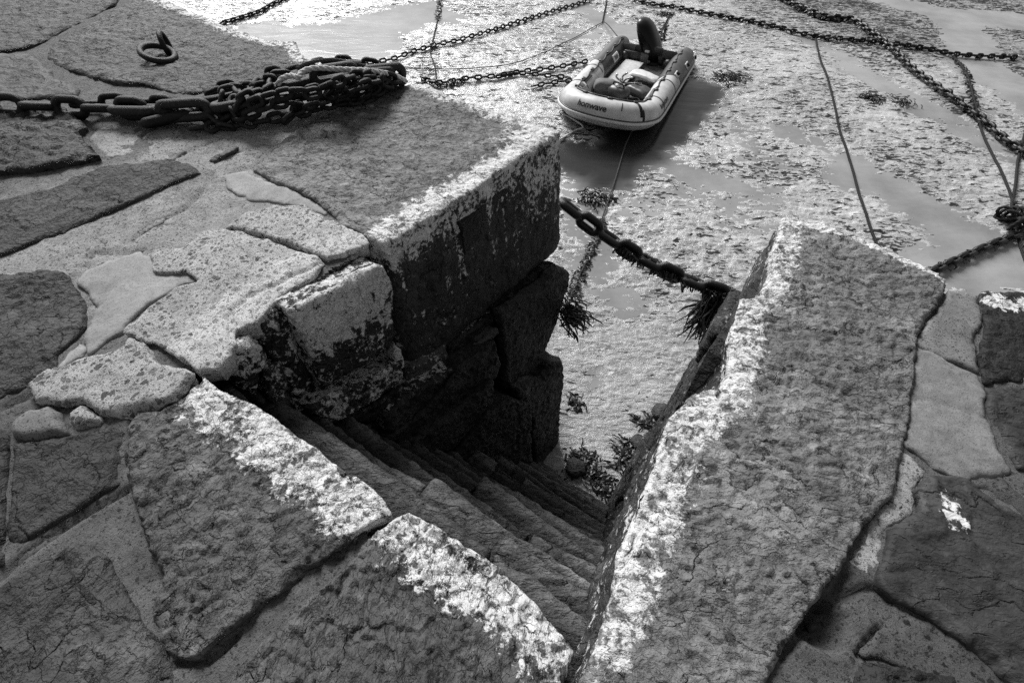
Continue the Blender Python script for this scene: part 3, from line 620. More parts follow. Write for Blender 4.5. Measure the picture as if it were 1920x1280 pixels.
face('wall_block', [(506, 692), (530, 688), (541, 730), (523, 766), (509, 751)], -.01, M_WALL, paint=lambda P, nd, dep: np.full(len(P), .3), rnd=.03)
face('mortar', [(490, 740), (520, 768), (545, 735), (575, 760), (560, 790), (520, 800), (495, 775)], -.04, M_CONC_DARK, rnd=.03)
led = lambda a=.5, b=.28: (lambda P, nd, dep: np.where(dep > .01, a, b))
face('wall_block', [(569, 773), (660, 725), (759, 676), (757, 713), (703, 755), (632, 793), (587, 780)], .07, M_WALL, paint=led(.62, .30), thick=.4)
face('wall_block', [(720, 781), (775, 737), (849, 688), (863, 692), (839, 725), (803, 765), (739, 821), (727, 809)], .09, M_WALL, paint=led(.44, .04), thick=.4)
face('wall_block', [(706, 752), (752, 720), (765, 735), (722, 775), (700, 790), (640, 802), (650, 790)], .03, M_WALL, paint=led(.5, .04))
face('wall_block', [(841, 649), (900, 604), (935, 573), (933, 601), (863, 678), (843, 685)], -.02, M_WALL, paint=led(.42, .04))
face('wall_block', [(768, 690), (800, 672), (838, 645), (843, 680), (790, 715), (770, 718)], -.03, M_CONC_DARK, paint=led(.4, .2))
face('wall_block', [(868, 685), (931, 637), (937, 689), (927, 709), (871, 753), (807, 805), (767, 844), (731, 826), (807, 762)], .13, M_WALL, thick=.4)
face('wall_block', [(927, 713), (925, 769), (879, 821), (847, 848), (771, 862), (779, 832), (807, 807), (871, 757)], .20, M_WALL, thick=.45)
face('wall_block', [(935, 585), (1002, 542), (1050, 496), (1070, 510), (1068, 542), (1050, 597), (1014, 689), (967, 725), (951, 733), (942, 640)], .06, M_WALL, amp=.03, rnd=.05)
face('wall_block', [(967, 725), (1014, 713), (1054, 669), (1062, 705), (1054, 769), (1048, 848), (1034, 874), (1002, 876), (998, 789), (971, 745)], .15, M_WALL, amp=.03, rnd=.05, thick=.5)
face('wall_block', [(919, 773), (960, 750), (998, 755), (1000, 872), (939, 882), (855, 870), (879, 826)], .24, M_WALL, amp=.03, thick=.45)
face('wall_block', [(560, 800), (640, 805), (716, 790), (724, 815), (742, 828), (740, 850), (690, 870), (620, 850)], .0, M_WALL, amp=.03)
face('wall_block', [(745, 835), (770, 850), (850, 862), (930, 885), (900, 960), (800, 960), (740, 900)], .12, M_WALL, amp=.03)

face('mortar', [(598, 790), (640, 762), (700, 735), (752, 704), (760, 716), (712, 745), (660, 775), (620, 795)], .045, M_CONC, rnd=.012, thick=.2, edge=.02)
face('mortar', [(842, 690), (868, 672), (930, 612), (938, 622), (900, 662), (866, 694)], .05, M_CONC_DARK, rnd=.012, thick=.2, edge=.02)
face('mortar', [(964, 722), (985, 708), (1012, 706), (1040, 676), (1046, 684), (1016, 716), (980, 728)], .10, M_CONC_DARK, rnd=.012, thick=.2, edge=.02)
face('mortar', [(738, 640), (752, 655), (758, 690), (748, 700), (735, 668)], .03, M_CONC, rnd=.012, thick=.2, paint=lambda P, nd, dep: np.full(len(P), .7))
face('wall_block', [(760, 722), (800, 712), (838, 692), (842, 704), (790, 745), (768, 742)], .02, M_WALL, paint=led(.3, .04))
face('wall_block', [(640, 808), (700, 796), (718, 812), (700, 840), (660, 850), (640, 835)], .05, M_WALL, amp=.03)
WR_ = wall_frame(RNEAR, dR, nR, .05)
rw = empty('stair_wall', RNEAR-nR*.5-3.3*ZUP, 'dark stone wall under the long coping slab on the right of the steps', 'stone wall'); rw['kind'] = 'thing'
LRf = float(np.dot(RFAR-RNEAR, dR))
core('rubble_core', RNEAR, dR, nR, .05, -1.0, LRf-.12, .14, -.5, -4.2, 1.6, M_WALL, rw)
row = -.55
k = 0
while row > -3.6:
    hh = random.uniform(.32, .5); a = -.9+random.uniform(-.3, .2)
    while a < LRf-.04:
        ln = random.uniform(.5, 1.0); b_ = min(a+ln, LRf-.02)
        if LRf-b_ < .25: b_ = LRf-.02
        O, U, W, N = WR_; O2 = O+N*random.uniform(0, .05); g = .012
        # seen from the steps U runs backwards: (-dR, W, N) is right-handed
        stone('wall_block', [(a+g, row-hh+g), (b_-g, row-hh+g), (b_-g, row-g), (a+g, row-g)], M_WALL, thick=.3, frame=(O2, U, W, N), parent=rw, s=.03, amp=.03, rnd=.04, paint=led(.3, .04), edge=.02)
        a = b_
    row -= hh

for (p_, d_, own, a1) in ((LFAR, FL, lw, 15.0), (RFAR, FR, rw, 12.0)):
    nf = np.array([-d_[1], d_[0], 0.0]); nf = nf if nf[1] > 0 else -nf
    core('front_face', p_, d_, nf, .08, .06, a1, .12, -.12, -4.2, 1.0, M_WALL, own)
# ------------------------------------------------------------------ steps
stair = empty('staircase', HEAD+eH*.9+mH*.9-3.3*ZUP, 'steep worn stone steps leading down to the mud between the two walls', 'stone steps'); stair['kind'] = 'thing'
def line_e(p, d, s):          # along-head coordinate where line (p,d) reaches depth s down the steps
    t = (s-np.dot(p-HEAD, mH))/np.dot(d, mH); q = p+d*t; return float(np.dot(q-HEAD, eH))
NS = 16
for i in range(NS):
    zt = -.19-.190*i; s1 = .07+.121*i
    e0 = line_e(LNEAR, dL, s1-.15)-.10+BL*abs(zt)*.6; e1 = line_e(RNEAR, dR, s1-.15)+.12
    cut = e0+(e1-e0)*random.choice([.36, .45, .55, .62, .7])
    for (x0, x1) in ((e0, cut), (cut, e1)):
        g = .008; jn = random.uniform(-.03, .035); jz = random.uniform(-.025, .02)
        fr = (HEAD, eH, mH, ZUP)
        w0 = random.uniform(-.03, .03)
        pts = [(x0+g, s1-.5), (x1-g, s1-.5), (x1-g, s1+jn+w0), (x0+.5*(x1-x0), s1+jn+random.uniform(-.006, .012)), (x0+g, s1+jn-w0)]
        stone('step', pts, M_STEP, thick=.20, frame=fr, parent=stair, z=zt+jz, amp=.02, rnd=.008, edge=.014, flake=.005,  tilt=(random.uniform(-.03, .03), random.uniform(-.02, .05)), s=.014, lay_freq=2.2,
              wear_shade=lambda P, s_=s1: 1.7*sstep(.05, .0, s_-P[:, 1])*(.55+.45*sstep(-.2, .3, fbm(np.column_stack([P*6, np.full(len(P), s_*9)]), 3)))-.6*sstep(.04, .10, s_-P[:, 1]))  # pale worn nose; riser shade painted dark on the tread behind it
# ------------------------------------------------------------------ harbour mud and the water lying on it
V2, F2 = polar(1.3, 60, .0042, -64, 66, 720)
X, Y = V2[:, 0], V2[:, 1]; RAD = np.hypot(X, Y); base = mud_base(X, Y)
def mpx(pts): return np.array([at_mud(a, b)[:2] for a, b in pts])
an = np.array([[math.cos(.1), -math.sin(.1)], [math.sin(.1), math.cos(.1)]])
Q = V2@an.T*np.array([1.0, 2.3])
wig = np.column_stack([fbm(V2*.8, 3), fbm(V2*.8+9.1, 3)])*.35
Qw = Q+wig
big = fbm(V2*.33, 4); med = fbm(Qw*1.6, 4); rid = 1-np.abs(fbm(Qw*3.3+5, 4))*2.2; clump = fbm(Qw*5.5+2, 4); fine = fbm(Qw*13, 3)
near = sstep(3.2, 6.5, RAD)
amp = .22+.43*near
h = .05*big+amp*(.034*med+.016*rid+.024*np.clip(clump, -.15, 1)+.007*fine)-.004
# sharp little scarps that face the quay
h += amp*.016*sstep(.06, .12, clump)*(.5+.5*sstep(-.2, .3, med))+amp*.010*sstep(.05, .10, fbm(Qw*np.array([7., 11.])+7, 4))
def dent(pts, width, depth, soft=1.0):
    L = resample(mpx(pts), .25); d = poly_line_dist(V2, L)+.25*fbm(V2*1.4, 3)*width
    return -depth*.55*(1-sstep(width*.1, width*1.25, d))
sel = RAD < 45
for pts, wd, dp in [([(560, 75), (640, 60), (720, 40), (800, 25)], 1.3, .11), ([(490, 60), (560, 95), (640, 105), (700, 90)], 1.1, .10), ([(1620, 330), (1700, 370), (1780, 410), (1850, 460), (1880, 500)], .75, .11),
                    ([(1800, 505), (1760, 495), (1850, 480)], .6, .10), ([(1080, 290), (1140, 320), (1160, 285), (1200, 265), (1260, 222), (1312, 165)], .6, .16),
                    ([(1080, 360), (1100, 420), (1110, 480)], .5, .05), ([(1120, 520), (1180, 600), (1160, 700)], .45, .045), ([(1500, 60), (1560, 90), (1640, 150), (1760, 215), (1880, 290)], .5, .08),
                    ([(1600, -20), (1700, 10), (1820, 30), (1960, 45)], 1.0, .12), ([(1780, 30), (1820, 70), (1822, 100), (1870, 140), (1960, 190)], .8, .12), ([(1060, -10), (1120, 30), (1180, 60)], .5, .06),
                    ([(1240, 300), (1300, 330), (1380, 345)], .35, .05), ([(1480, 250), (1560, 280), (1600, 300)], .4, .06), ([(1060, 620), (1090, 720), (1080, 800)], .4, .05)]:
    h += dent(pts, wd, dp)
BOAT_SHADE = resample(mpx([(1080, 290), (1140, 320), (1160, 285), (1200, 265), (1260, 222), (1312, 165)]), .25)
boat_shade = np.maximum(1-sstep(.3, .85, poly_line_dist(V2, BOAT_SHADE)+.35*fbm(V2*2.2, 3)), 0)  # boat's shadow painted dark into the mud beside the hull
tr = mpx([(1640, 60), (1700, 120), (1800, 190), (1900, 260), (1960, 310)])
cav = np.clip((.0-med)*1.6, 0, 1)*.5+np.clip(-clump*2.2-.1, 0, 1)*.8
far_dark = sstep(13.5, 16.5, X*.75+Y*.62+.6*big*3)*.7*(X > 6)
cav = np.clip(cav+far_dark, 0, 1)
cav = np.clip(cav, 0, 1)
Z = base+h
mud = mesh_obj('mud', np.column_stack([V2, Z]), F2, wet_mud(), attrs={'cavity': cav, 'boat_shade': boat_shade*.9, 'fleck_density': -.10*(1-sstep(4.6, 7.0, RAD))-.01}, recenter=False); tag(mud, kind='structure')
V3, F3 = polar(1.3, 60, .012, -64, 66, 260)
LEV = -.020
boat_shade3 = np.maximum(1-sstep(.3, .9, poly_line_dist(V3, BOAT_SHADE)+.35*fbm(V3*2.2, 3)), 0)  # same hull shadow painted into the water colour
wat = mesh_obj('water', np.column_stack([V3, mud_base(V3[:, 0], V3[:, 1])+LEV]), F3, water_film(), attrs={'boat_shade': boat_shade3}, recenter=False); tag(wat, kind='structure')
# far ground so that the harbour floor runs on to the horizon
gv, gf = polar(50, 900, .1, -180, 180, 60)
tag(mesh_obj('ground', np.column_stack([gv, np.full(len(gv), -2.85)]), gf, wet_mud(), attrs={'cavity': np.zeros(len(gv)), 'boat_shade': np.zeros(len(gv))}, recenter=False), kind='structure')
# ------------------------------------------------------------------ iron and rope materials
M_IRON = simple('rusty_iron', .015, .55, .55, .4, .5, 60, .6)
M_IRON_WET = simple('wet_iron', .012, .35, .2, .5, .4, 60, .5)
M_IRON_WORN = simple('worn_iron', .03, .55, .6, .4, .45, 70, .6)
M_ROPE_DARK = simple('dark_rope', .03, .8, 0, .2, .5, 90, .7)
M_ROPE_PALE = simple('pale_rope', .6, .85, 0, .2, .35, 90, .7)
M_ROPE_MID = simple('grey_rope', .09, .85, 0, .2, .4, 90, .7)
M_WEED = simple('bladder_wrack', .012, .4, 0, .5, .6, 40, .3)

def link(L, w, r, n=20, k=7, stud=False):
    """one stadium-shaped link lying in its local xy plane"""
    a = (L-w)/2; R = w/2-r; P = []
    m = n//2
    for i in range(m+1):
        t = -math.pi/2+math.pi*i/m; P.append((a+R*math.cos(t), R*math.sin(t), 0))
    for i in range(m+1):
        t = math.pi/2+math.pi*i/m; P.append((-a+R*math.cos(t), R*math.sin(t), 0))
    P = np.array(P); T = np.roll(P, -1, 0)-np.roll(P, 1, 0); T /= np.linalg.norm(T, axis=1)[:, None]
    Nn = np.column_stack([T[:, 1], -T[:, 0], 0*T[:, 0]]); an = np.linspace(0, 2*math.pi, k, endpoint=False); q = len(P)
    V = (P[:, None]+r*(np.cos(an)[None, :, None]*Nn[:, None]+np.sin(an)[None, :, None]*np.array([0, 0, 1.]))).reshape(-1, 3)
    F = [[i*k+j, i*k+(j+1) % k, ((i+1) % q)*k+(j+1) % k, ((i+1) % q)*k+j] for i in range(q) for j in range(k)]
    return V, F
def chain(name, path, L, w, r, mat, parent=None, roll=20, jitter=6, n=16, k=6, label=None, cat='chain', group=None):
    P = np.asarray(path, float); pitch = L-2*r*1.04
    C = resample(P, pitch); T, N, B = frames(C)
    lv, lf = link(L, w, r, n, k); mb = MB()
    for i in range(len(C)):
        a = R_(roll+(90 if i % 2 else 0)+random.uniform(-jitter, jitter)); y = math.cos(a)*B[i]+math.sin(a)*N[i]; z = np.cross(T[i], y)
        mb.add(C[i]+lv[:, :1]*T[i]+lv[:, 1:2]*y+lv[:, 2:3]*z, lf)
    o = mb.obj(name, mat, parent)
    if label: tag(o, label, cat, group, 'thing')
    return o
def mudline(pts, up=.03, n=10):
    P = catmull([at_mud(a, b, up) for a, b in pts], n); return P
def settle(P, up, r=0.0):
    """lie on the mud surface"""
    P = resample(P, .05); out = P.copy()
    for i in range(len(P)):
        out[i, 2] = max(mud_h(P[i, 0], P[i, 1]), mud_base(P[i, 0], P[i, 1])+LEV)+up
    kk = np.ones(9)/9
    zz = np.convolve(np.pad(out[:, 2], 4, 'edge'), kk, 'valid'); out[:, 2] = np.maximum(zz, 0*zz-99); return out
_cell = {}
for x_, y_, z_ in np.column_stack([V2, Z])[::3]:
    c_ = (int(x_*8), int(y_*8)); _cell[c_] = max(_cell.get(c_, -9), z_)
def mud_h(x, y): return _cell.get((int(x*8), int(y*8)), mud_base(x, y))
def rope(name, path, r, mat, label=None, parent=None, laid=False, cat='rope', group=None):
    mb = laid_rope(path, r) if laid else MB().add(*tube(path, r, 7))
    o = mb.obj(name, mat, parent)
    if label: tag(o, label, cat, group, 'thing')
    return o
def fronds(mb, p, n, ln, spread, droop=.5, up=.3, wd=.012, dirn=None, flat=False):
    """a tuft of forked weed fronds"""
    for _ in range(n):
        a = random.uniform(0, 2*math.pi); d = np.array([math.cos(a), math.sin(a), random.uniform(-.1, up)])
        if dirn is not None: d = d*.45+np.asarray(dirn)
        d /= np.linalg.norm(d); q = np.array(p)+np.array([random.gauss(0, spread), random.gauss(0, spread), random.uniform(0, spread*.4)])
        l = ln*random.uniform(.5, 1.3); pts = []
        for s in range(7):
            pts.append(q.copy()); q = q+d*l/6; d = d+np.array([random.gauss(0, .25), random.gauss(0, .25), random.gauss(0, .12)-droop*.16]); d /= np.linalg.norm(d)
        pts = np.array(pts); sd = np.cross(pts[-1]-pts[0], [random.gauss(0, .4), random.gauss(0, .4), 1.]); sd /= np.linalg.norm(sd)+1e-9
        nn = np.cross(sd, pts[-1]-pts[0]); nn /= np.linalg.norm(nn)+1e-9
        ww = wd*np.array([.6, 1, 1.2, 1, 1.3, .9, .3])*random.uniform(.7, 1.3); th = .0035
        V = np.vstack([pts+sd*ww[:, None]+nn*th, pts-sd*ww[:, None]+nn*th, pts-sd*ww[:, None]-nn*th, pts+sd*ww[:, None]-nn*th]); m = 7
        F = [[a_*m+i, a_*m+i+1, ((a_+1) % 4)*m+i+1, ((a_+1) % 4)*m+i] for a_ in range(4) for i in range(m-1)]+[[0, m, 2*m, 3*m], [m-1, 4*m-1, 3*m-1, 2*m-1]]
        mb.add(V, F)
    return mb
def weedy(path, parent, every=.1, n=4, ln=.12, wd=.012, droop=1.2, up=.1, start=0.0, spread=.03):
    mb = MB(); P = resample(path, every)
    for i, p in enumerate(P):
        if i/len(P) >= start: fronds(mb, p, n, ln, spread, droop, up, wd)
    o = mb.obj('seaweed', M_WEED, parent, False); o['kind'] = 'stuff'; return o

# ------------------------------------------------------------------ harbour chains and ropes
CHG = 'mooring chains lying on the mud'; RPG = 'mooring ropes lying on the mud'
p = settle(mudline([(660, 124), (735, 112), (800, 92), (850, 81), (905, 65), (960, 46), (1020, 27), (1095, 3), (1150, -20)]), .05)
chain('chain', p, .18, .11, .021, M_IRON_WET, label='long chain running from the chain heap past the left of the boat', group=CHG)
p = settle(mudline([(794, 150), (819, 160), (873, 152), (940, 144), (998, 135), (1057, 127), (1096, 120)]), .06)
c = chain('chain', p, .18, .11, .021, M_IRON_WET, label='chain ending beside the left tube of the boat, longer of two', group=CHG); weedy(p[:20], c, .06, 5, .12)
p = settle(mudline([(925, 148), (965, 140), (1010, 143), (1063, 148)]), .05)
chain('chain', p, .17, .105, .020, M_IRON_WET, label='short chain forking off toward the left tube of the boat', group=CHG)
p = settle(mudline([(1002, 163), (1030, 158), (1066, 154)]), .05)
chain('chain', p, .17, .105, .020, M_IRON_WET, label='shortest chain, loose end lying close by the bow corner of the boat', group=CHG)
p = settle(mudline([(1175, -12), (1200, 4), (1257, 15), (1344, 31), (1419, 46), (1515, 66), (1576, 77), (1646, 83), (1716, 90), (1795, 103), (1900, 109)]), .06)
c = chain('chain', p, .19, .12, .026, M_IRON_WET, label='weedy chain crossing the mud behind the outboard motor', group=CHG); weedy(p, c, .13, 3, .14, .016, .8)
p = settle(mudline([(1445, -8), (1462, 0), (1524, 28), (1550, 37), (1594, 42), (1637, 70), (1672, 96), (1703, 127), (1751, 164), (1804, 201), (1834, 223), (1878, 262), (1917, 289), (1960, 330), (2000, 380)]), .08)
c = chain('chain', p, .24, .16, .036, M_IRON_WET, label='heavy weed covered chain slanting down to the right edge', group=CHG); weedy(p, c, .12, 3, .14, .018, .8); weedy(p[int(len(p)*.10):int(len(p)*.28)], c, .07, 5, .22, .022, .8)
p = settle(mudline([(1735, 520), (1753, 507), (1804, 483), (1847, 464), (1900, 444), (1970, 420)]), .07)
c = chain('chain', p, .24, .15, .034, M_IRON_WET, label='dark chain emerging behind the far end of the long coping slab', group=CHG); weedy(p, c, .14, 3, .12)
p = settle(mudline([(590, -12), (525, 4), (483, 25), (440, 38), (421, 44), (400, 60)]), .05)
chain('chain', p, .18, .12, .028, M_IRON_WET, label='chain at top left beyond the corner of the ringed slab', group=CHG)
# the hanging chain across the foot of the steps
pa, pb = at(1070, 392, -.80), at(1385, 556, -1.35)
tt = np.linspace(0, 1, 40)[:, None]; p = pa+(pb-pa)*tt; p[:, 2] -= .22*(4*tt[:, 0]*(1-tt[:, 0]))*.55
c = chain('chain', p, .27, .165, .036, M_IRON_WET, roll=15, n=22, k=9, label='heavy chain hanging between the largest block and the right wall', group=None)
weedy(p[12:], c, .03, 12, .075, .007, 1.8, -.2, spread=.035); mb = MB()
for k_ in range(420): fronds(mb, pb+(pa-pb)*random.uniform(0, .13)+np.array([0, 0, -.03]), 1, .48, .04, .9, -.2, .008, dirn=(0, 0, -4.0))
mb.obj('seaweed', M_WEED, c, False)['kind'] = 'stuff'

rope_specs = [
 ([(1530, 70), (1537, 109), (1550, 144), (1572, 236), (1598, 310), (1616, 380), (1633, 433), (1650, 475)], .022, M_ROPE_DARK, 'dark doubled rope from the weedy chain down to the long coping slab', True, 0),
 ([(1788, 104), (1812, 136), (1828, 192), (1839, 236), (1865, 297), (1887, 350), (1900, 385)], .022, M_ROPE_DARK, 'weedy rope dropping from the end of the weedy chain to the knot', True, .55),
 ([(1925, 235), (1909, 302), (1902, 350), (1896, 394), (1908, 440), (1925, 490)], .024, M_ROPE_DARK, 'thick dark rope running down the right edge through the knot', True, 0),
 ([(826, -12), (823, 0), (819, 42), (811, 79), (807, 100), (815, 125), (819, 160)], .014, M_ROPE_MID, 'frayed rope trailing across the chain at upper left of the boat', True, .3),
 ([(735, 126), (819, 131), (890, 129), (957, 119), (1015, 100), (1077, 69), (1130, 40)], .009, M_ROPE_DARK, 'thin line curving from the chain heap to the stake near the boat', False, 0),
 ([(1188, 238), (1173, 271), (1157, 325), (1144, 367), (1132, 400), (1119, 442), (1108, 470), (1081, 527), (1070, 556)], .012, M_ROPE_MID, 'weedy line running from under the boat to the foot of the largest block', True, 0),
 ([(1138, 0), (1134, 20), (1130, 40)], .018, M_ROPE_DARK, 'short dark rope end sticking up by the stern of the boat', True, 0),
 ([(1255, 30), (1243, 55), (1236, 75)], .02, M_ROPE_DARK, 'short weedy rope end behind the outboard motor', True, 0)]
for pts, r, mt, lb, laid, wd in rope_specs:
    p = settle(mudline(pts), r+.01); o = rope('rope', p, r, mt, lb, laid=laid, group=RPG)
    if wd: weedy(p[:int(len(p)*wd)+6], o, .07, 4, .10, .012, .8)
    if 'under the boat' in lb: weedy(p[int(len(p)*.62):], o, .045, 6, .11, .008, .8)
    if 'motor' in lb: weedy(p[len(p)//3:], o, .06, 6, .14, .014, .8)
knot = MB(); kc = at_mud(1902, 410, .12)
for k_ in range(5):
    a0 = random.uniform(0, 6); pp = np.array([kc+np.array([.16*math.cos(a0+t*1.3)*math.sin(t*.9+k_), .2*math.sin(a0+t), .1*math.sin(2*t+k_)]) for t in np.linspace(0, 6, 50)])
    q = laid_rope(pp, .024); knot.add(np.concatenate(q.V), q.F)
tag(knot.obj('rope_knot', M_ROPE_DARK), 'tangled knot of dark rope near the right edge', 'knotted rope', kind='thing')

# ------------------------------------------------------------------ chain heap and ring on the quay
HG = 'chains in the heap on the quay'
def quayline(pts, n=12): return catmull([at(a, b, z) for a, b, z in pts], n)
chain('chain', quayline([(-40, 192, .06), (0, 196, .06), (80, 199, .06), (160, 203, .06), (235, 203, .07), (275, 206, .07), (300, 207, .08)]), .25, .155, .027, M_IRON, roll=18, n=20, k=8, label='taut heavy chain coming in from the left edge to the heap', group=HG)
chain('chain', quayline([(160, 196, .05), (215, 192, .06), (262, 190, .07), (310, 196, .08), (350, 193, .1)]), .20, .125, .022, M_IRON, n=20, k=8, label='second chain lying behind the taut chain, left of the heap', group=HG)
chain('chain', quayline([(255, 206, .08), (335, 208, .10), (400, 200, .12), (470, 190, .13), (530, 177, .13), (590, 158, .14), (650, 148, .14), (720, 140, .10)]), .38, .15, .031, M_IRON_WORN, roll=10, n=22, k=10, label='thick worn chain of very long links through the middle of the heap', group=HG)
chain('chain', quayline([(318, 222, .05), (372, 208, .07), (440, 196, .08), (505, 190, .08), (570, 178, .08), (640, 168, .08), (700, 152, .06)]), .36, .15, .030, M_IRON, roll=25, n=22, k=10, label='thick dark chain of very long links at the bottom of the heap', group=HG)
chain('chain', quayline([(540, 160, .17), (590, 146, .2), (640, 138, .2), (700, 134, .14)]), .36, .14, .029, M_IRON_WORN, roll=12, n=22, k=10, label='short thick chain of long links on top of the heap', group=HG)
T1 = [(370, 240, .03), (400, 236, .03), (392, 218, .04), (368, 222, .04), (372, 206, .08), (396, 208, .1), (416, 236, .03), (440, 234, .03), (448, 216, .05), (424, 208, .06), (414, 190, .14), (424, 172, .16), (444, 176, .16), (436, 200, .14), (452, 226, .05), (480, 230, .04), (520, 220, .04), (560, 212, .04), (600, 200, .05), (640, 192, .06), (680, 184, .06), (705, 172, .08), (728, 160, .08), (744, 148, .06)]
chain('chain', quayline(T1), .125, .085, .015, M_IRON_WORN, roll=25, jitter=25, n=16, k=7, label='thin chain looping in front of the heap', group=HG)
T2 = [(478, 172, .14), (492, 150, .14), (508, 136, .16), (524, 140, .18), (560, 132, .16), (592, 122, .16), (625, 114, .14), (652, 116, .14), (690, 120, .14), (722, 128, .1), (748, 140, .06), (752, 150, .05), (728, 158, .1), (704, 150, .16), (690, 166, .12), (662, 176, .1), (642, 168, .16), (672, 152, .2), (702, 140, .18), (730, 146, .12)]
chain('chain', quayline(T2), .145, .095, .018, M_IRON, roll=25, jitter=30, n=16, k=7, label='thin chain draped along the back and far end of the heap', group=HG)
T3 = [(400, 172, .08), (430, 160, .1), (468, 164, .12), (490, 156, .16), (515, 150, .18), (502, 170, .18), (470, 180, .2), (446, 190, .2), (456, 205, .12), (440, 220, .08), (470, 214, .12), (500, 200, .16), (540, 192, .16), (560, 200, .08)]
chain('chain', quayline(T3), .135, .09, .017, M_IRON, roll=25, jitter=30, n=16, k=7, label='thin chain coiled over the left half of the heap', group=HG)
T4 = [(562, 176, .2), (600, 166, .22), (636, 160, .22), (612, 178, .14), (650, 172, .18), (684, 158, .2), (716, 152, .16), (690, 176, .1), (660, 188, .06), (625, 196, .05), (590, 190, .1)]
chain('chain', quayline(T4), .12, .08, .015, M_IRON, roll=25, jitter=30, n=16, k=7, label='thin chain piled over the right half of the heap', group=HG)
T5 = [(425, 222, .06), (448, 206, .12), (470, 196, .18), (498, 186, .2), (520, 176, .22), (545, 178, .22), (570, 168, .24), (588, 176, .22), (612, 160, .26), (640, 152, .26), (664, 142, .24), (690, 146, .2), (712, 140, .16), (738, 148, .1)]
chain('chain', quayline(T5), .13, .085, .016, M_IRON, roll=30, jitter=30, n=16, k=7, label='thin chain along the crest of the heap', group=HG)
T6 = [(540, 222, .04), (556, 206, .08), (580, 200, .1), (604, 188, .12), (636, 182, .1), (660, 168, .14), (688, 160, .14), (710, 164, .08), (726, 150, .1), (700, 180, .05), (664, 190, .04)]
chain('chain', quayline(T6), .12, .08, .015, M_IRON_WORN, roll=30, jitter=30, n=16, k=7, label='thin chain doubled back at the lower right of the heap', group=HG)
rope('rope', quayline([(524, 172, .14), (522, 158, .2), (530, 147, .23), (548, 142, .25), (560, 146, .25), (566, 136, .26), (592, 128, .27), (646, 131, .25), (700, 134, .21), (736, 141, .13), (762, 153, .05)]), .019, M_ROPE_PALE, 'pale rope lying over the chain heap', laid=True)
rope('rope', quayline([(556, 128, .24), (580, 118, .25), (620, 112, .22), (660, 118, .2), (700, 128, .16), (750, 143, .07)]), .012, M_ROPE_MID, 'grey rope along the back of the chain heap', laid=True)
rg = empty('mooring_ring', at(305, 92, .02), 'rusty iron ring through an eye set in the dark slab', 'mooring ring'); rg['kind'] = 'thing'
def torus(c, ux, uy, R, r, n=40, k=12, sx=1.0):
    ux, uy = unit(ux), unit(uy); uz = np.cross(ux, uy); t = np.linspace(0, 2*math.pi, n, endpoint=False)
    P = np.array([c+ux*R*sx*math.cos(a)+uy*R*math.sin(a) for a in t]); O = np.array([ux*math.cos(a)+uy*math.sin(a) for a in t]); an = np.linspace(0, 2*math.pi, k, endpoint=False)
    V = (P[:, None]+r*(np.cos(an)[None, :, None]*O[:, None]+np.sin(an)[None, :, None]*uz)).reshape(-1, 3)
    return V, [[i*k+j, i*k+(j+1) % k, ((i+1) % n)*k+(j+1) % k, ((i+1) % n)*k+j] for i in range(n) for j in range(k)]
d0 = unit(at(325, 75)-at(290, 105)); side = np.cross(ZUP, d0)
MB().add(*torus(at(311, 84, .06), d0*.9+side*.3, ZUP+side*.15, .085, .021)).obj('eye', M_IRON, rg)
MB().add(*torus(at(296, 100, .055), d0, side+.35*ZUP, .115, .024, sx=1.1)).obj('ring', M_IRON_WORN, rg)

# ------------------------------------------------------------------ seaweed on the mud and walls
WG = 'seaweed clumps on the mud'
def clump(a, b, n, ln, sp, label, z=None, droop=1.3, up=.3, wd=.0075, group=WG):
    p = at_mud(a, b, .0) if z is None else at(a, b, z)
    if z is None: p[2] = max(mud_h(p[0], p[1]), p[2])-.01
    o = fronds(MB(), p, int(n*1.9), ln, sp, droop, up, wd).obj('seaweed_clump', M_WEED, None, False); tag(o, label, 'seaweed', group, 'thing'); return o
clump(1113, 370, 130, .16, .10, 'black seaweed clump below the bow of the boat, beside the weedy line')
clump(1146, 372, 30, .14, .04, 'tiny seaweed tuft touching the weedy line below the boat')
clump(1370, 148, 150, .2, .15, 'black seaweed clump on the mud right of the boat')
clump(1092, 872, 120, .12, .09, 'seaweed clump at the foot of the steps, nearest the bottom step')
clump(1182, 856, 130, .12, .10, 'seaweed clump against the right wall at the foot of the steps')
clump(1216, 792, 60, .12, .06, 'small seaweed clump by the right wall above the other clumps')
clump(1130, 905, 90, .12, .06, 'low seaweed tuft tucked between the bottom step and right wall')
clump(1080, 752, 40, .12, .05, 'sparse seaweed tuft beside the corner of the left wall')
clump(1248, 28, 60, .22, .1, 'seaweed clump on the mud behind the outboard motor')
clump(1692, 190, 40, .14, .12, 'thin seaweed scrap between the two dark ropes on the mud')
clump(1632, 186, 50, .16, .1, 'seaweed scrap right of the dark doubled rope')
def rock(a, b, r, label):
    n = 14; V = []; F = []
    for i in range(n+1):
        for j in range(2*n):
            th, ph_ = math.pi*i/n, math.pi*j/n; V.append((math.sin(th)*math.cos(ph_), math.sin(th)*math.sin(ph_), math.cos(th)*.6))
    V = np.array(V)*r; V *= (1+.35*fbm(V/r*1.4+r*90, 4))[:, None]; q = at_mud(a, b, 0); q[2] = max(q[2], mud_h(q[0], q[1]))+r*.2
    F = [[i*2*n+j, i*2*n+(j+1) % (2*n), (i+1)*2*n+(j+1) % (2*n), (i+1)*2*n+j] for i in range(n) for j in range(2*n)]
    tag(mesh_obj('rock', V+q, F, M_STEP, attrs={'paint': np.zeros(len(V))}), label, 'rock', 'rocks at the foot of the steps', 'thing')
rock(1078, 880, .11, 'dark rock beside the bottom step, left of the other rocks')
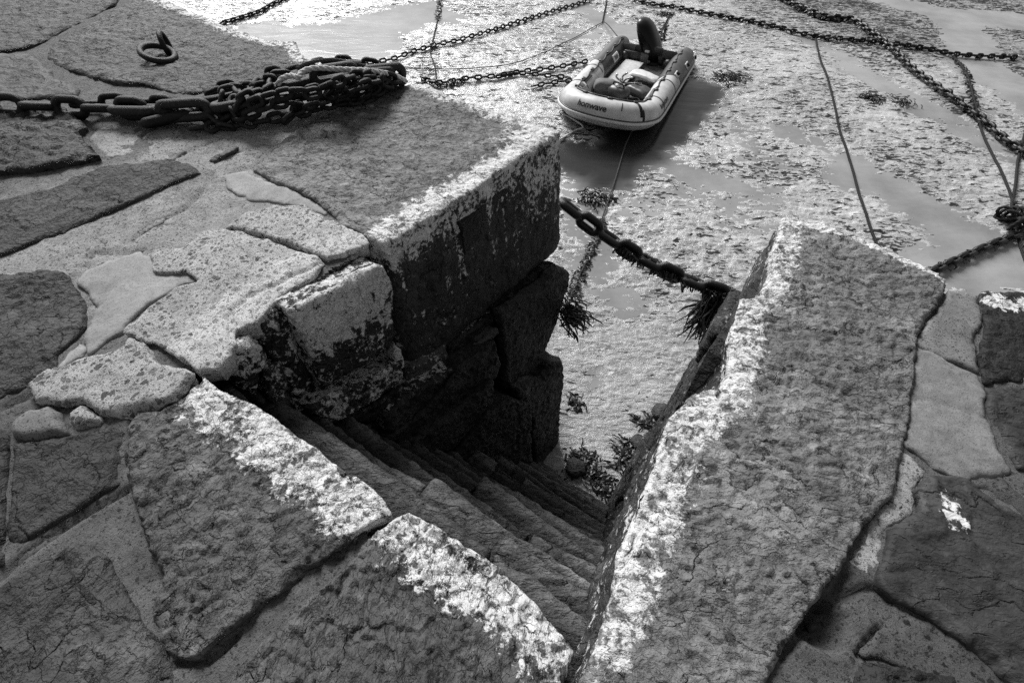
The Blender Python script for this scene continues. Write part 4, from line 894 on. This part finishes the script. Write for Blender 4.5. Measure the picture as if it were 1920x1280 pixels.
rock(1240, 776, .12, 'dark rock half hidden behind the right wall edge, farthest from the steps')
rock(1196, 832, .09, 'small dark rock among the weed by the right wall')
mb = MB()
for k_ in range(150):
    q = at(1062+random.uniform(-8, 14), 588+random.uniform(-22, 18), -1.45); fronds(mb, q, 1, .2, .045, 1.2, .1, .006, dirn=(.7, .25, -.5))
tag(mb.obj('seaweed_clump', M_WEED, None, False), 'shaggy seaweed hanging from the corner of the left wall', 'seaweed', None, 'thing')
# ------------------------------------------------------------------ inflatable boat
M_PVC = simple('grey_pvc', .55, .45, 0, .4, .22, 5, .12)
M_STRAKE_W = simple('white_strake', .62, .45, 0, .4, .12, 20)
M_STRAKE_D = simple('dark_strake', .05, .5)
M_PVC_D = simple('dark_pvc', .05, .42, 0, .45, .3, 8, .05)
M_FLOOR = simple('floor_grey', .10, .6, 0, .3, .35, 9, .2)
M_BOARD = simple('pale_board', .5, .6, 0, .3, .2, 14, .1)
M_TRANSOM = simple('transom_grey', .12, .55, 0, .35, .35, 10, .1)
M_BLACK = simple('black_plastic', .006, .3, 0, .25, .3, 30, .05)
M_BLACKM = simple('black_matt', .01, .5, 0, .25, .4, 40, .1)
M_BAG = simple('grey_canvas', .16, .75, 0, .2, .3, 30, .3)
M_WHITE = simple('white_plastic', .66, .4, 0, .4, .1, 20)
M_STEEL = simple('bare_steel', .35, .3, .9, .5, .2, 40)
M_INK = simple('black_lettering', .012, .5)
zm = float(mud_base(0, 9.2)); ZT = zm+.62
TL, TR, BLp, BRp = (at(*q, ZT) for q in ((1164, 64), (1295, 90), (1085, 150), (1213, 176)))
fc = (BLp+BRp)/2; xb = unit((BRp-BLp)+(TR-TL)); yb = unit((fc-(TL+TR)/2)-xb*np.dot(fc-(TL+TR)/2, xb)); xb = np.cross(ZUP, yb)
WB = .25*(np.linalg.norm(BRp-BLp)+np.linalg.norm(TR-TL)); LB = abs(np.dot(fc-(TL+TR)/2, yb)); RB = .325*WB; LB += .55
print('boat', WB, LB, RB)
WB *= 1.05; BO = fc.copy(); BO[2] = zm-.03
def bl(x, y, z): return BO+xb*x+yb*y+ZUP*z
boat = empty('inflatable_boat', BO, 'grey inflatable boat lying on the mud with its bow toward the quay', 'boat'); boat['kind'] = 'thing'
def bz(y): return RB+.03+.16*max(0, y+.35)**1.4
ctl = [(-WB, -LB-.1), (-WB, -LB*.7), (-WB, -LB*.35), (-WB, -.25), (-WB*.96, .08), (-WB*.72, .36), (-WB*.34, .47), (0, .50), (WB*.34, .47), (WB*.72, .36), (WB*.96, .08), (WB, -.25), (WB, -LB*.35), (WB, -LB*.7), (WB, -LB-.1)]
CP = resample(catmull([(a, b, 0) for a, b in ctl], 16), n=200); CP[:, 2] = [bz(b) for b in CP[:, 1]]
SLEN = np.concatenate([[0], np.cumsum(np.linalg.norm(np.diff(CP, axis=0), axis=1))]); ST = SLEN[-1]
TG = np.gradient(CP, axis=0); TG[:, 2] = 0; TG /= np.linalg.norm(TG, axis=1)[:, None]
OUT = np.column_stack([-TG[:, 1], TG[:, 0], 0*TG[:, 0]])
if OUT[100][1] < 0: OUT = -OUT
def rad_at(s):
    e = np.minimum(s, ST-s); return RB*np.where(e < .42, .62+.38*np.sqrt(np.clip(e/.42, 0, 1)), 1.0)
def on_tube(s, phi, lift=0.0):
    """point on the tube: s along it, phi up from the outer side"""
    s = np.asarray(s, float); phi = np.asarray(phi, float)
    c = np.column_stack([np.interp(s, SLEN, CP[:, k]) for k in range(3)]); o = np.column_stack([np.interp(s, SLEN, OUT[:, k]) for k in range(3)])
    o /= np.linalg.norm(o, axis=1)[:, None]; r = rad_at(s)+lift
    q = c+r[:, None]*(np.cos(phi)[:, None]*o+np.sin(phi)[:, None]*np.array([0, 0, 1.]))
    return BO+q[:, :1]*xb+q[:, 1:2]*yb+q[:, 2:3]*ZUP
def tube_patch(s0, s1, p0, p1, ns, npx, lift, th=.012):
    S, Pq = np.meshgrid(np.linspace(s0, s1, ns), np.linspace(p0, p1, npx), indexing='ij')
    a = on_tube(S.ravel(), Pq.ravel(), lift); b = on_tube(S.ravel(), Pq.ravel(), lift-th); m = ns*npx
    F = []
    for i in range(ns-1):
        for j in range(npx-1):
            k = i*npx+j; F += [[k, k+1, k+npx+1, k+npx], [m+k, m+k+npx, m+k+npx+1, m+k+1]]
    rim = [j for j in range(npx)]+[i*npx+npx-1 for i in range(1, ns)]+[(ns-1)*npx+j for j in range(npx-2, -1, -1)]+[i*npx for i in range(ns-2, 0, -1)]
    F += [[rim[i], m+rim[i], m+rim[(i+1) % len(rim)], rim[(i+1) % len(rim)]] for i in range(len(rim))]
    return np.vstack([a, b]), F
# hull tube
ns, kf = 220, 36; S = np.linspace(0, ST, ns); ph = np.linspace(0, 2*math.pi, kf, endpoint=False)
V = np.vstack([on_tube(np.full(kf, s), ph) for s in S]); F = [[i*kf+j, i*kf+(j+1) % kf, (i+1)*kf+(j+1) % kf, (i+1)*kf+j] for i in range(ns-1) for j in range(kf)]
for e, sg in ((0, -1), (ns-1, 1)):          # rounded tail cones
    s = S[e]; c = on_tube(np.array([s]), np.array([0.]), -float(rad_at(np.array([s]))[0]))[0]; rings = [np.arange(e*kf, (e+1)*kf)]
    for q in (.4, .75, .93):
        ring = c+(V[e*kf:(e+1)*kf]-c)*math.sqrt(1-q*q)-yb*.10*q; rings.append(np.arange(len(V), len(V)+kf)); V = np.vstack([V, ring])
    V = np.vstack([V, [c-yb*.105]])
    for a, b in zip(rings[:-1], rings[1:]): F += [[int(a[j]), int(a[(j+1) % kf]), int(b[(j+1) % kf]), int(b[j])] for j in range(kf)]
    F += [[int(rings[-1][j]), int(rings[-1][(j+1) % kf]), len(V)-1] for j in range(kf)]
mesh_obj('tube', V, F, M_PVC, boat)
# dark panels over the rear half of both tubes
LS = LB*.50
def panel(side):
    n1, n2 = 60, 40; Sx = np.zeros((n1, n2)); Px = np.zeros((n1, n2))
    for j in range(n2):
        f = j/(n2-1); p_ = R_(-2)+R_(196)*f; front = LS+.16*LB*f
        for i in range(n1): Sx[i, j] = .05+(front-.05)*i/(n1-1); Px[i, j] = p_
    s = Sx if side < 0 else ST-Sx; a = on_tube(s.ravel(), Px.ravel(), .006); F = [[i*n2+j, i*n2+j+1, (i+1)*n2+j+1, (i+1)*n2+j] for i in range(n1-1) for j in range(n2-1)]
    b = on_tube(s.ravel(), Px.ravel(), -.004); m = n1*n2; F += [[m+x for x in f[::-1]] for f in F]
    mesh_obj('tube_panel', np.vstack([a, b]), F, M_PVC_D, boat)
panel(-1); panel(1)
# pale saddle along the top of the tubes and the rubbing strake round the outside
s_ = np.linspace(.1, ST-.1, 160)
MB().add(*tube(on_tube(s_, np.full(160, R_(-8)), .012), .035, 8)).obj('rubbing_strake', M_STRAKE_W, boat)
mbk = MB().add(*tube(on_tube(s_, np.full(160, R_(1)), .006), .013, 6)); mbk.add(*tube(on_tube(s_, np.full(160, R_(-17)), .006), .010, 6)); mbk.obj('strake_line', M_STRAKE_D, boat)
# grab line laced along the inner top of the tubes
sg = np.linspace(.35, ST-.35, 400); per = .52
sag = np.abs(np.sin(math.pi*sg/per)); MB().add(*tube(on_tube(sg, R_(103)+R_(8)*sag, .016), .013, 6)).obj('grab_line', M_STRAKE_D, boat)
for s0 in np.arange(.35, ST-.3, per): MB().add(*tube_patch(s0-.045, s0+.045, R_(96), R_(112), 4, 4, .028, .03)).obj('line_patch', M_PVC_D, boat)
sb = MB().add(*tube_patch(ST*.30, ST*.70, R_(112), R_(124), 90, 4, .012, .014)); sb.obj('spray_flap', M_PVC_D, boat)
# pale patches with handles
for s0, p0, p1, ln in ((LB*.38, 128, 164, .17), (LB*.98, 100, 136, .17)):
    q = MB().add(*tube_patch(s0-ln, s0+ln, R_(p0), R_(p1), 8, 8, .014, .012)).obj('handle_patch', M_STRAKE_W, boat)
    MB().add(*tube_patch(s0-ln*.5, s0+ln*.5, R_(p0+8), R_(p1-8), 6, 6, .024, .012)).obj('handle', M_BAG, q)
for s0, pp in ((ST-LB*.52, 58), (ST-LB*.30, 40), (ST-.22, 20)):
    q = MB().add(*tube_patch(s0-.11, s0+.11, R_(pp-13), R_(pp+13), 6, 6, .016, .014)).obj('valve_patch', M_STRAKE_W, boat)
    c = on_tube(np.array([s0]), np.array([R_(pp)]), .02)[0]; u = unit(c-on_tube(np.array([s0]), np.array([R_(pp)]), -.1)[0])
    MB().add(*tube(np.array([c, c+u*.03]), .045, 12)).obj('valve', M_BLACKM, q)
# floor and transom
IW = WB-RB*.72
fl = MB(); nyf = 26
for i in range(nyf): pass
ys = np.linspace(-LB-.0, .34, nyf); xw = np.array([IW*1.05 if y < -.1 else IW*1.05*math.sqrt(max(.05, 1-((y+.1)/.5)**2)) for y in ys]); Vf = []
for y, x in zip(ys, xw):
    for u in np.linspace(-1, 1, 13): Vf.append(bl(x*u, y, .17+.03*abs(u)**2+.12*max(0, y+.2)**1.5))
Vf = np.array(Vf); Vb = Vf-ZUP*.12; m = len(Vf); F = [[i*13+j, i*13+j+1, (i+1)*13+j+1, (i+1)*13+j] for i in range(nyf-1) for j in range(12)]
fl.add(np.vstack([Vf, Vb]), F+[[m+x for x in f[::-1]] for f in F]); fl.obj('floor', M_FLOOR, boat)
def bbox(x, y, z, sx, sy, sz, rz=0.0, bev=.02, tiltx=0.0):
    Vq, Fq = box((0, 0, 0), (sx, sy, sz), rz, bev)
    if tiltx: Vq = np.column_stack([Vq[:, 0], Vq[:, 1]*math.cos(tiltx)-Vq[:, 2]*math.sin(tiltx), Vq[:, 1]*math.sin(tiltx)+Vq[:, 2]*math.cos(tiltx)])
    return BO+(Vq[:, :1]+x)*xb+(Vq[:, 1:2]+y)*yb+(Vq[:, 2:3]+z)*ZUP, Fq
tr = MB().add(*bbox(0, -LB+0.480, RB+.06, IW*2.15, .055, RB*1.75, 0, .02, -.12)).obj('transom', M_TRANSOM, boat)
MB().add(*bbox(0, -LB+0.505, RB*1.9, .62, .10, .16, 0, .02, -.12)).obj('mounting_pad', M_PVC_D, tr)
MB().add(*bbox(-IW*.55, -LB+0.580, RB*1.15, .42, .10, .24, 0, .02)).obj('pouch', M_PVC_D, tr)
MB().add(*bbox(-IW*.15, -LB+0.580, RB*1.1, .26, .10, .26, 0, .02)).obj('pouch', M_BAG, tr)
for x in (-IW*.98, IW*.98): MB().add(*bbox(x*.86, -LB+0.600, RB*1.1, .20, .22, RB*.9, 0, .05)).obj('transom_bracket', M_PVC_D, tr)
# bow ring and valve on the nose
q = MB().add(*tube_patch(ST*.405, ST*.43, R_(-62), R_(-36), 6, 6, .014, .014)).obj('bow_patch', M_PVC_D, boat)
c = on_tube(np.array([ST*.418]), np.array([R_(-48)]), .05)[0]; MB().add(*torus(c, xb, ZUP+yb*.4, .05, .011, 20, 8)).obj('towing_ring', M_STEEL, q)
# lettering
def lettering(txt, size, s0, phi0, lift=.010, skew=0.0, parent=None):
    cu = bpy.data.curves.new('lettering', 'FONT'); cu.body = txt; cu.size = size; cu.resolution_u = 3; cu.space_character = .95; cu.offset = size*.022
    o = bpy.data.objects.new('lettering', cu); COL.objects.link(o); dg = bpy.context.evaluated_depsgraph_get(); dg.update()
    me = o.evaluated_get(dg).to_mesh(); v = np.array([tuple(q.co) for q in me.vertices]); f = [list(p.vertices) for p in me.polygons]
    o.evaluated_get(dg).to_mesh_clear(); bpy.data.objects.remove(o); bpy.data.curves.remove(cu)
    x, y = v[:, 0]-v[:, 0].mean(), v[:, 1]; pos = on_tube(s0+x, phi0+(y+skew*x)/RB, lift)
    return mesh_obj('lettering', pos, f, M_INK, boat, smooth=False)
lettering('honwave', .145, ST*.487, R_(26))
lettering('honwave', .15, ST*.66, R_(26))
for f0 in (.345, .655, .245, .755):
    MB().add(*tube_patch(ST*f0-.018, ST*f0+.018, R_(-30), R_(150), 3, 30, .005, .008)).obj('seam', M_BAG, boat)
# scuffs on the bow corner
sc = MB(); 
for s0, p0, ln, wd in ((.572, 20, .05, .14), (.575, 2, .03, .10), (.54, 40, .012, .08)): sc.add(*tube_patch(ST*s0-ln/2, ST*s0+ln/2, R_(p0), R_(p0)+wd/RB*2, 5, 8, .007, .01))
sc.obj('scuff', M_BLACKM, boat)
# ---- things lying in the boat
def thing(name, mb, mat, label, cat): o = mb.obj(name, mat); return tag(o, label, cat, kind='thing')
thing('floorboard', MB().add(*bbox(-IW*.42, -LB*.47, .235, .42, LB*.62, .03, .03, .008)), M_BOARD, 'pale long board lying on the floor of the inflatable boat', 'board')
tank = empty('fuel_tank', bl(.02, -.42, .23), 'dark fuel tank with a light cap inside the boat, near the bow', 'fuel tank'); tank['kind'] = 'thing'
MB().add(*bbox(.04, -.46, .36, .40, .28, .27, .35, .05)).obj('body', M_PVC_D, tank); MB().add(*tube(np.array([bl(.0, -.44, .48), bl(.0, -.44, .54)]), .05, 14)).obj('cap', M_WHITE, tank)
MB().add(*tube(catmull([bl(-.12, -.52, .48), bl(-.08, -.5, .55), bl(.1, -.42, .55), bl(.14, -.4, .48)], 8), .014, 8)).obj('handle', M_BLACKM, tank)
def cushion(c, sx, sy, sz, rz, mat, name, label, cat):
    n = 18; u = np.linspace(-1, 1, n); V = []; F = []
    for k_, sgn in enumerate((1, -1)):
        for i in range(n):
            for j in range(n):
                h_ = (1-u[i]**4)*(1-u[j]**4); V.append((u[i]*sx*(1-.06*u[j]**2), u[j]*sy*(1-.06*u[i]**2), sgn*sz*h_**.5))
        o_ = k_*n*n; F += [[o_+i*n+j, o_+(i+1)*n+j, o_+(i+1)*n+j+1, o_+i*n+j+1][::sgn] for i in range(n-1) for j in range(n-1)]
    V = np.array(V); V[:, 2] += .03*fbm(V*4+c[0], 3); cr, sr = math.cos(rz), math.sin(rz); X = V[:, 0]*cr-V[:, 1]*sr; Y = V[:, 0]*sr+V[:, 1]*cr
    return thing(name, MB().add(BO+(X[:, None]+c[0])*xb+(Y[:, None]+c[1])*yb+(V[:, 2:3]+c[2])*ZUP, F), mat, label, cat)
cushion((-.30, -.66, .36), .24, .19, .13, -.3, M_BAG, 'bag', 'soft grey bag lying beside the fuel tank in the boat', 'bag')
cushion((IW*.6, -.85, .33), .28, .18, .10, .5, M_PVC_D, 'bag', 'dark bag against the right tube inside the boat', 'bag')
cushion((IW*.42, -LB*.52, .30), .34, .15, .06, .35, M_WHITE, 'seat_cushion', 'pale seat cushion lying toward the stern inside the boat', 'cushion')
pm = empty('anchor', bl(.12, -.95, .25), 'small folded steel anchor on the floor amid the bags in the boat', 'anchor'); pm['kind'] = 'thing'
MB().add(*tube(np.array([bl(-.05, -1.05, .34), bl(.35, -.9, .46)]), .016, 8)).obj('shank', M_STEEL, pm)
for a in (0, 1.6, 3.1, 4.7): MB().add(*tube(catmull([bl(-.05, -1.05, .34), bl(-.1+.10*math.cos(a), -1.05+.1*math.sin(a), .42), bl(-.02+.16*math.cos(a), -1.0+.16*math.sin(a), .5)], 6), .018, 8)).obj('fluke', M_STEEL, pm)
coil = MB()
for k_ in range(6): coil.add(*tube(np.array([bl(.38+(.13+.02*math.sin(k_*2))*math.cos(t), -.30+(.10+.02*math.cos(k_))*math.sin(t), .27+.02*k_+.01*math.sin(3*t+k_)) for t in np.linspace(0, 6.4, 36)]), .012, 6))
thing('rope_coil', coil, M_ROPE_DARK, 'coiled dark line lying inside the bow of the boat', 'coil of rope')
# ---- outboard motor on the transom
mo = empty('outboard_motor', bl(-.1, -LB+.33, .2), 'black outboard motor clamped to the transom of the inflatable boat', 'outboard motor'); mo['kind'] = 'thing'
def loft(secs, seg=28, p=2.6):
    """stack of rounded sections (centre x, y, z, half-width, half-length)"""
    V = []; a = np.linspace(0, 2*math.pi, seg, endpoint=False)
    for cx, cy, cz, hw, hl in secs:
        for t in a:
            c_, s_ = math.cos(t), math.sin(t); V.append(bl(cx-.58*(cz-z0)+hw*math.copysign(abs(c_)**(2/p), c_), cy+hl*math.copysign(abs(s_)**(2/p), s_), cz))
    n = len(secs); F = [[i*seg+j, i*seg+(j+1) % seg, (i+1)*seg+(j+1) % seg, (i+1)*seg+j] for i in range(n-1) for j in range(seg)]
    return np.array(V), F+[list(range(seg))[::-1], list(range((n-1)*seg, n*seg))]
mx, my, z0 = .26, -LB+.33, -.02
MB().add(*loft([(mx, my-.02, z0+.20, .15, .2), (mx, my-.03, z0+.28, .205, .29), (mx, my-.03, z0+.42, .225, .32), (mx, my-.04, z0+.60, .225, .32), (mx, my-.05, z0+.76, .21, .30), (mx, my-.06, z0+.88, .175, .25), (mx, my-.06, z0+.95, .12, .17), (mx, my-.06, z0+.975, .05, .08)])).obj('cowling', M_BLACK, mo)
MB().add(*loft([(mx, my-.01, z0+.17, .21, .30), (mx, my-.01, z0+.20, .225, .315), (mx, my-.01, z0+.245, .215, .30)])).obj('cowling_seam', M_BLACKM, mo)
MB().add(*loft([(mx, my-.42, z0-.02, .04, .11), (mx, my-.36, z0+.0, .05, .12), (mx, my-.2, z0+.03, .075, .14), (mx, my-.08, z0+.08, .12, .18), (mx, my-.02, z0+.18, .16, .22)])).obj('leg', M_BLACKM, mo)
MB().add(*bbox(mx, my-.42, z0+.06, .20, .05, .30)).obj('cavitation_plate', M_BLACKM, mo)
for dx in (-.11, .11):
    cl = MB().add(*bbox(mx+dx, my+.16, z0+.22, .05, .14, .30, 0, .015)).obj('clamp', M_BLACKM, mo)
    MB().add(*tube(np.array([bl(mx+dx, my+.22, z0+.16), bl(mx+dx, my+.32, z0+.16)]), .012, 8)).add(*tube(np.array([bl(mx+dx-.05, my+.32, z0+.16), bl(mx+dx+.05, my+.32, z0+.16)]), .011, 8)).obj('clamp_screw', M_STEEL, cl)
MB().add(*tube(catmull([bl(mx-.03, my+.22, z0+.18), bl(mx-.06, my+.42, z0+.14), bl(mx-.10, my+.62, z0+.18)], 6), .028, 10)).obj('tiller', M_BLACKM, mo)
MB().add(*bbox(mx-.27, my+.29, z0+.46, .10, .03, .05, 0, .008)).obj('label', M_WHITE, mo)
MB().add(*bbox(mx-.20, my+.30, z0+.26, .08, .04, .06, 0, .01)).obj('pull_handle', M_BAG, mo)
MB().add(*tube(catmull([bl(mx+.14, my+.2, z0+.2), bl(mx+.22, my+.38, z0+.3), bl(mx+.2, my+.45, z0+.25), bl(mx+.1, my+.6, .3)], 8), .013, 8)).obj('fuel_hose', M_BLACKM, mo)
# ---- lines made fast to the boat
rope('rope', catmull([c, at_mud(1092, 236, .12), at_mud(1078, 245, .03), at_mud(1050, 262, .02)], 10), .016, M_ROPE_PALE, 'short pale painter hanging from the bow ring to the mud', laid=True)
rope('rope', catmull([at_mud(1130, 40, .02), at_mud(1140, 47, .15), on_tube(np.array([.2]), np.array([R_(60)]), .02)[0]], 10), .010, M_ROPE_DARK, 'thin stern line from the left tube of the boat to the stake')
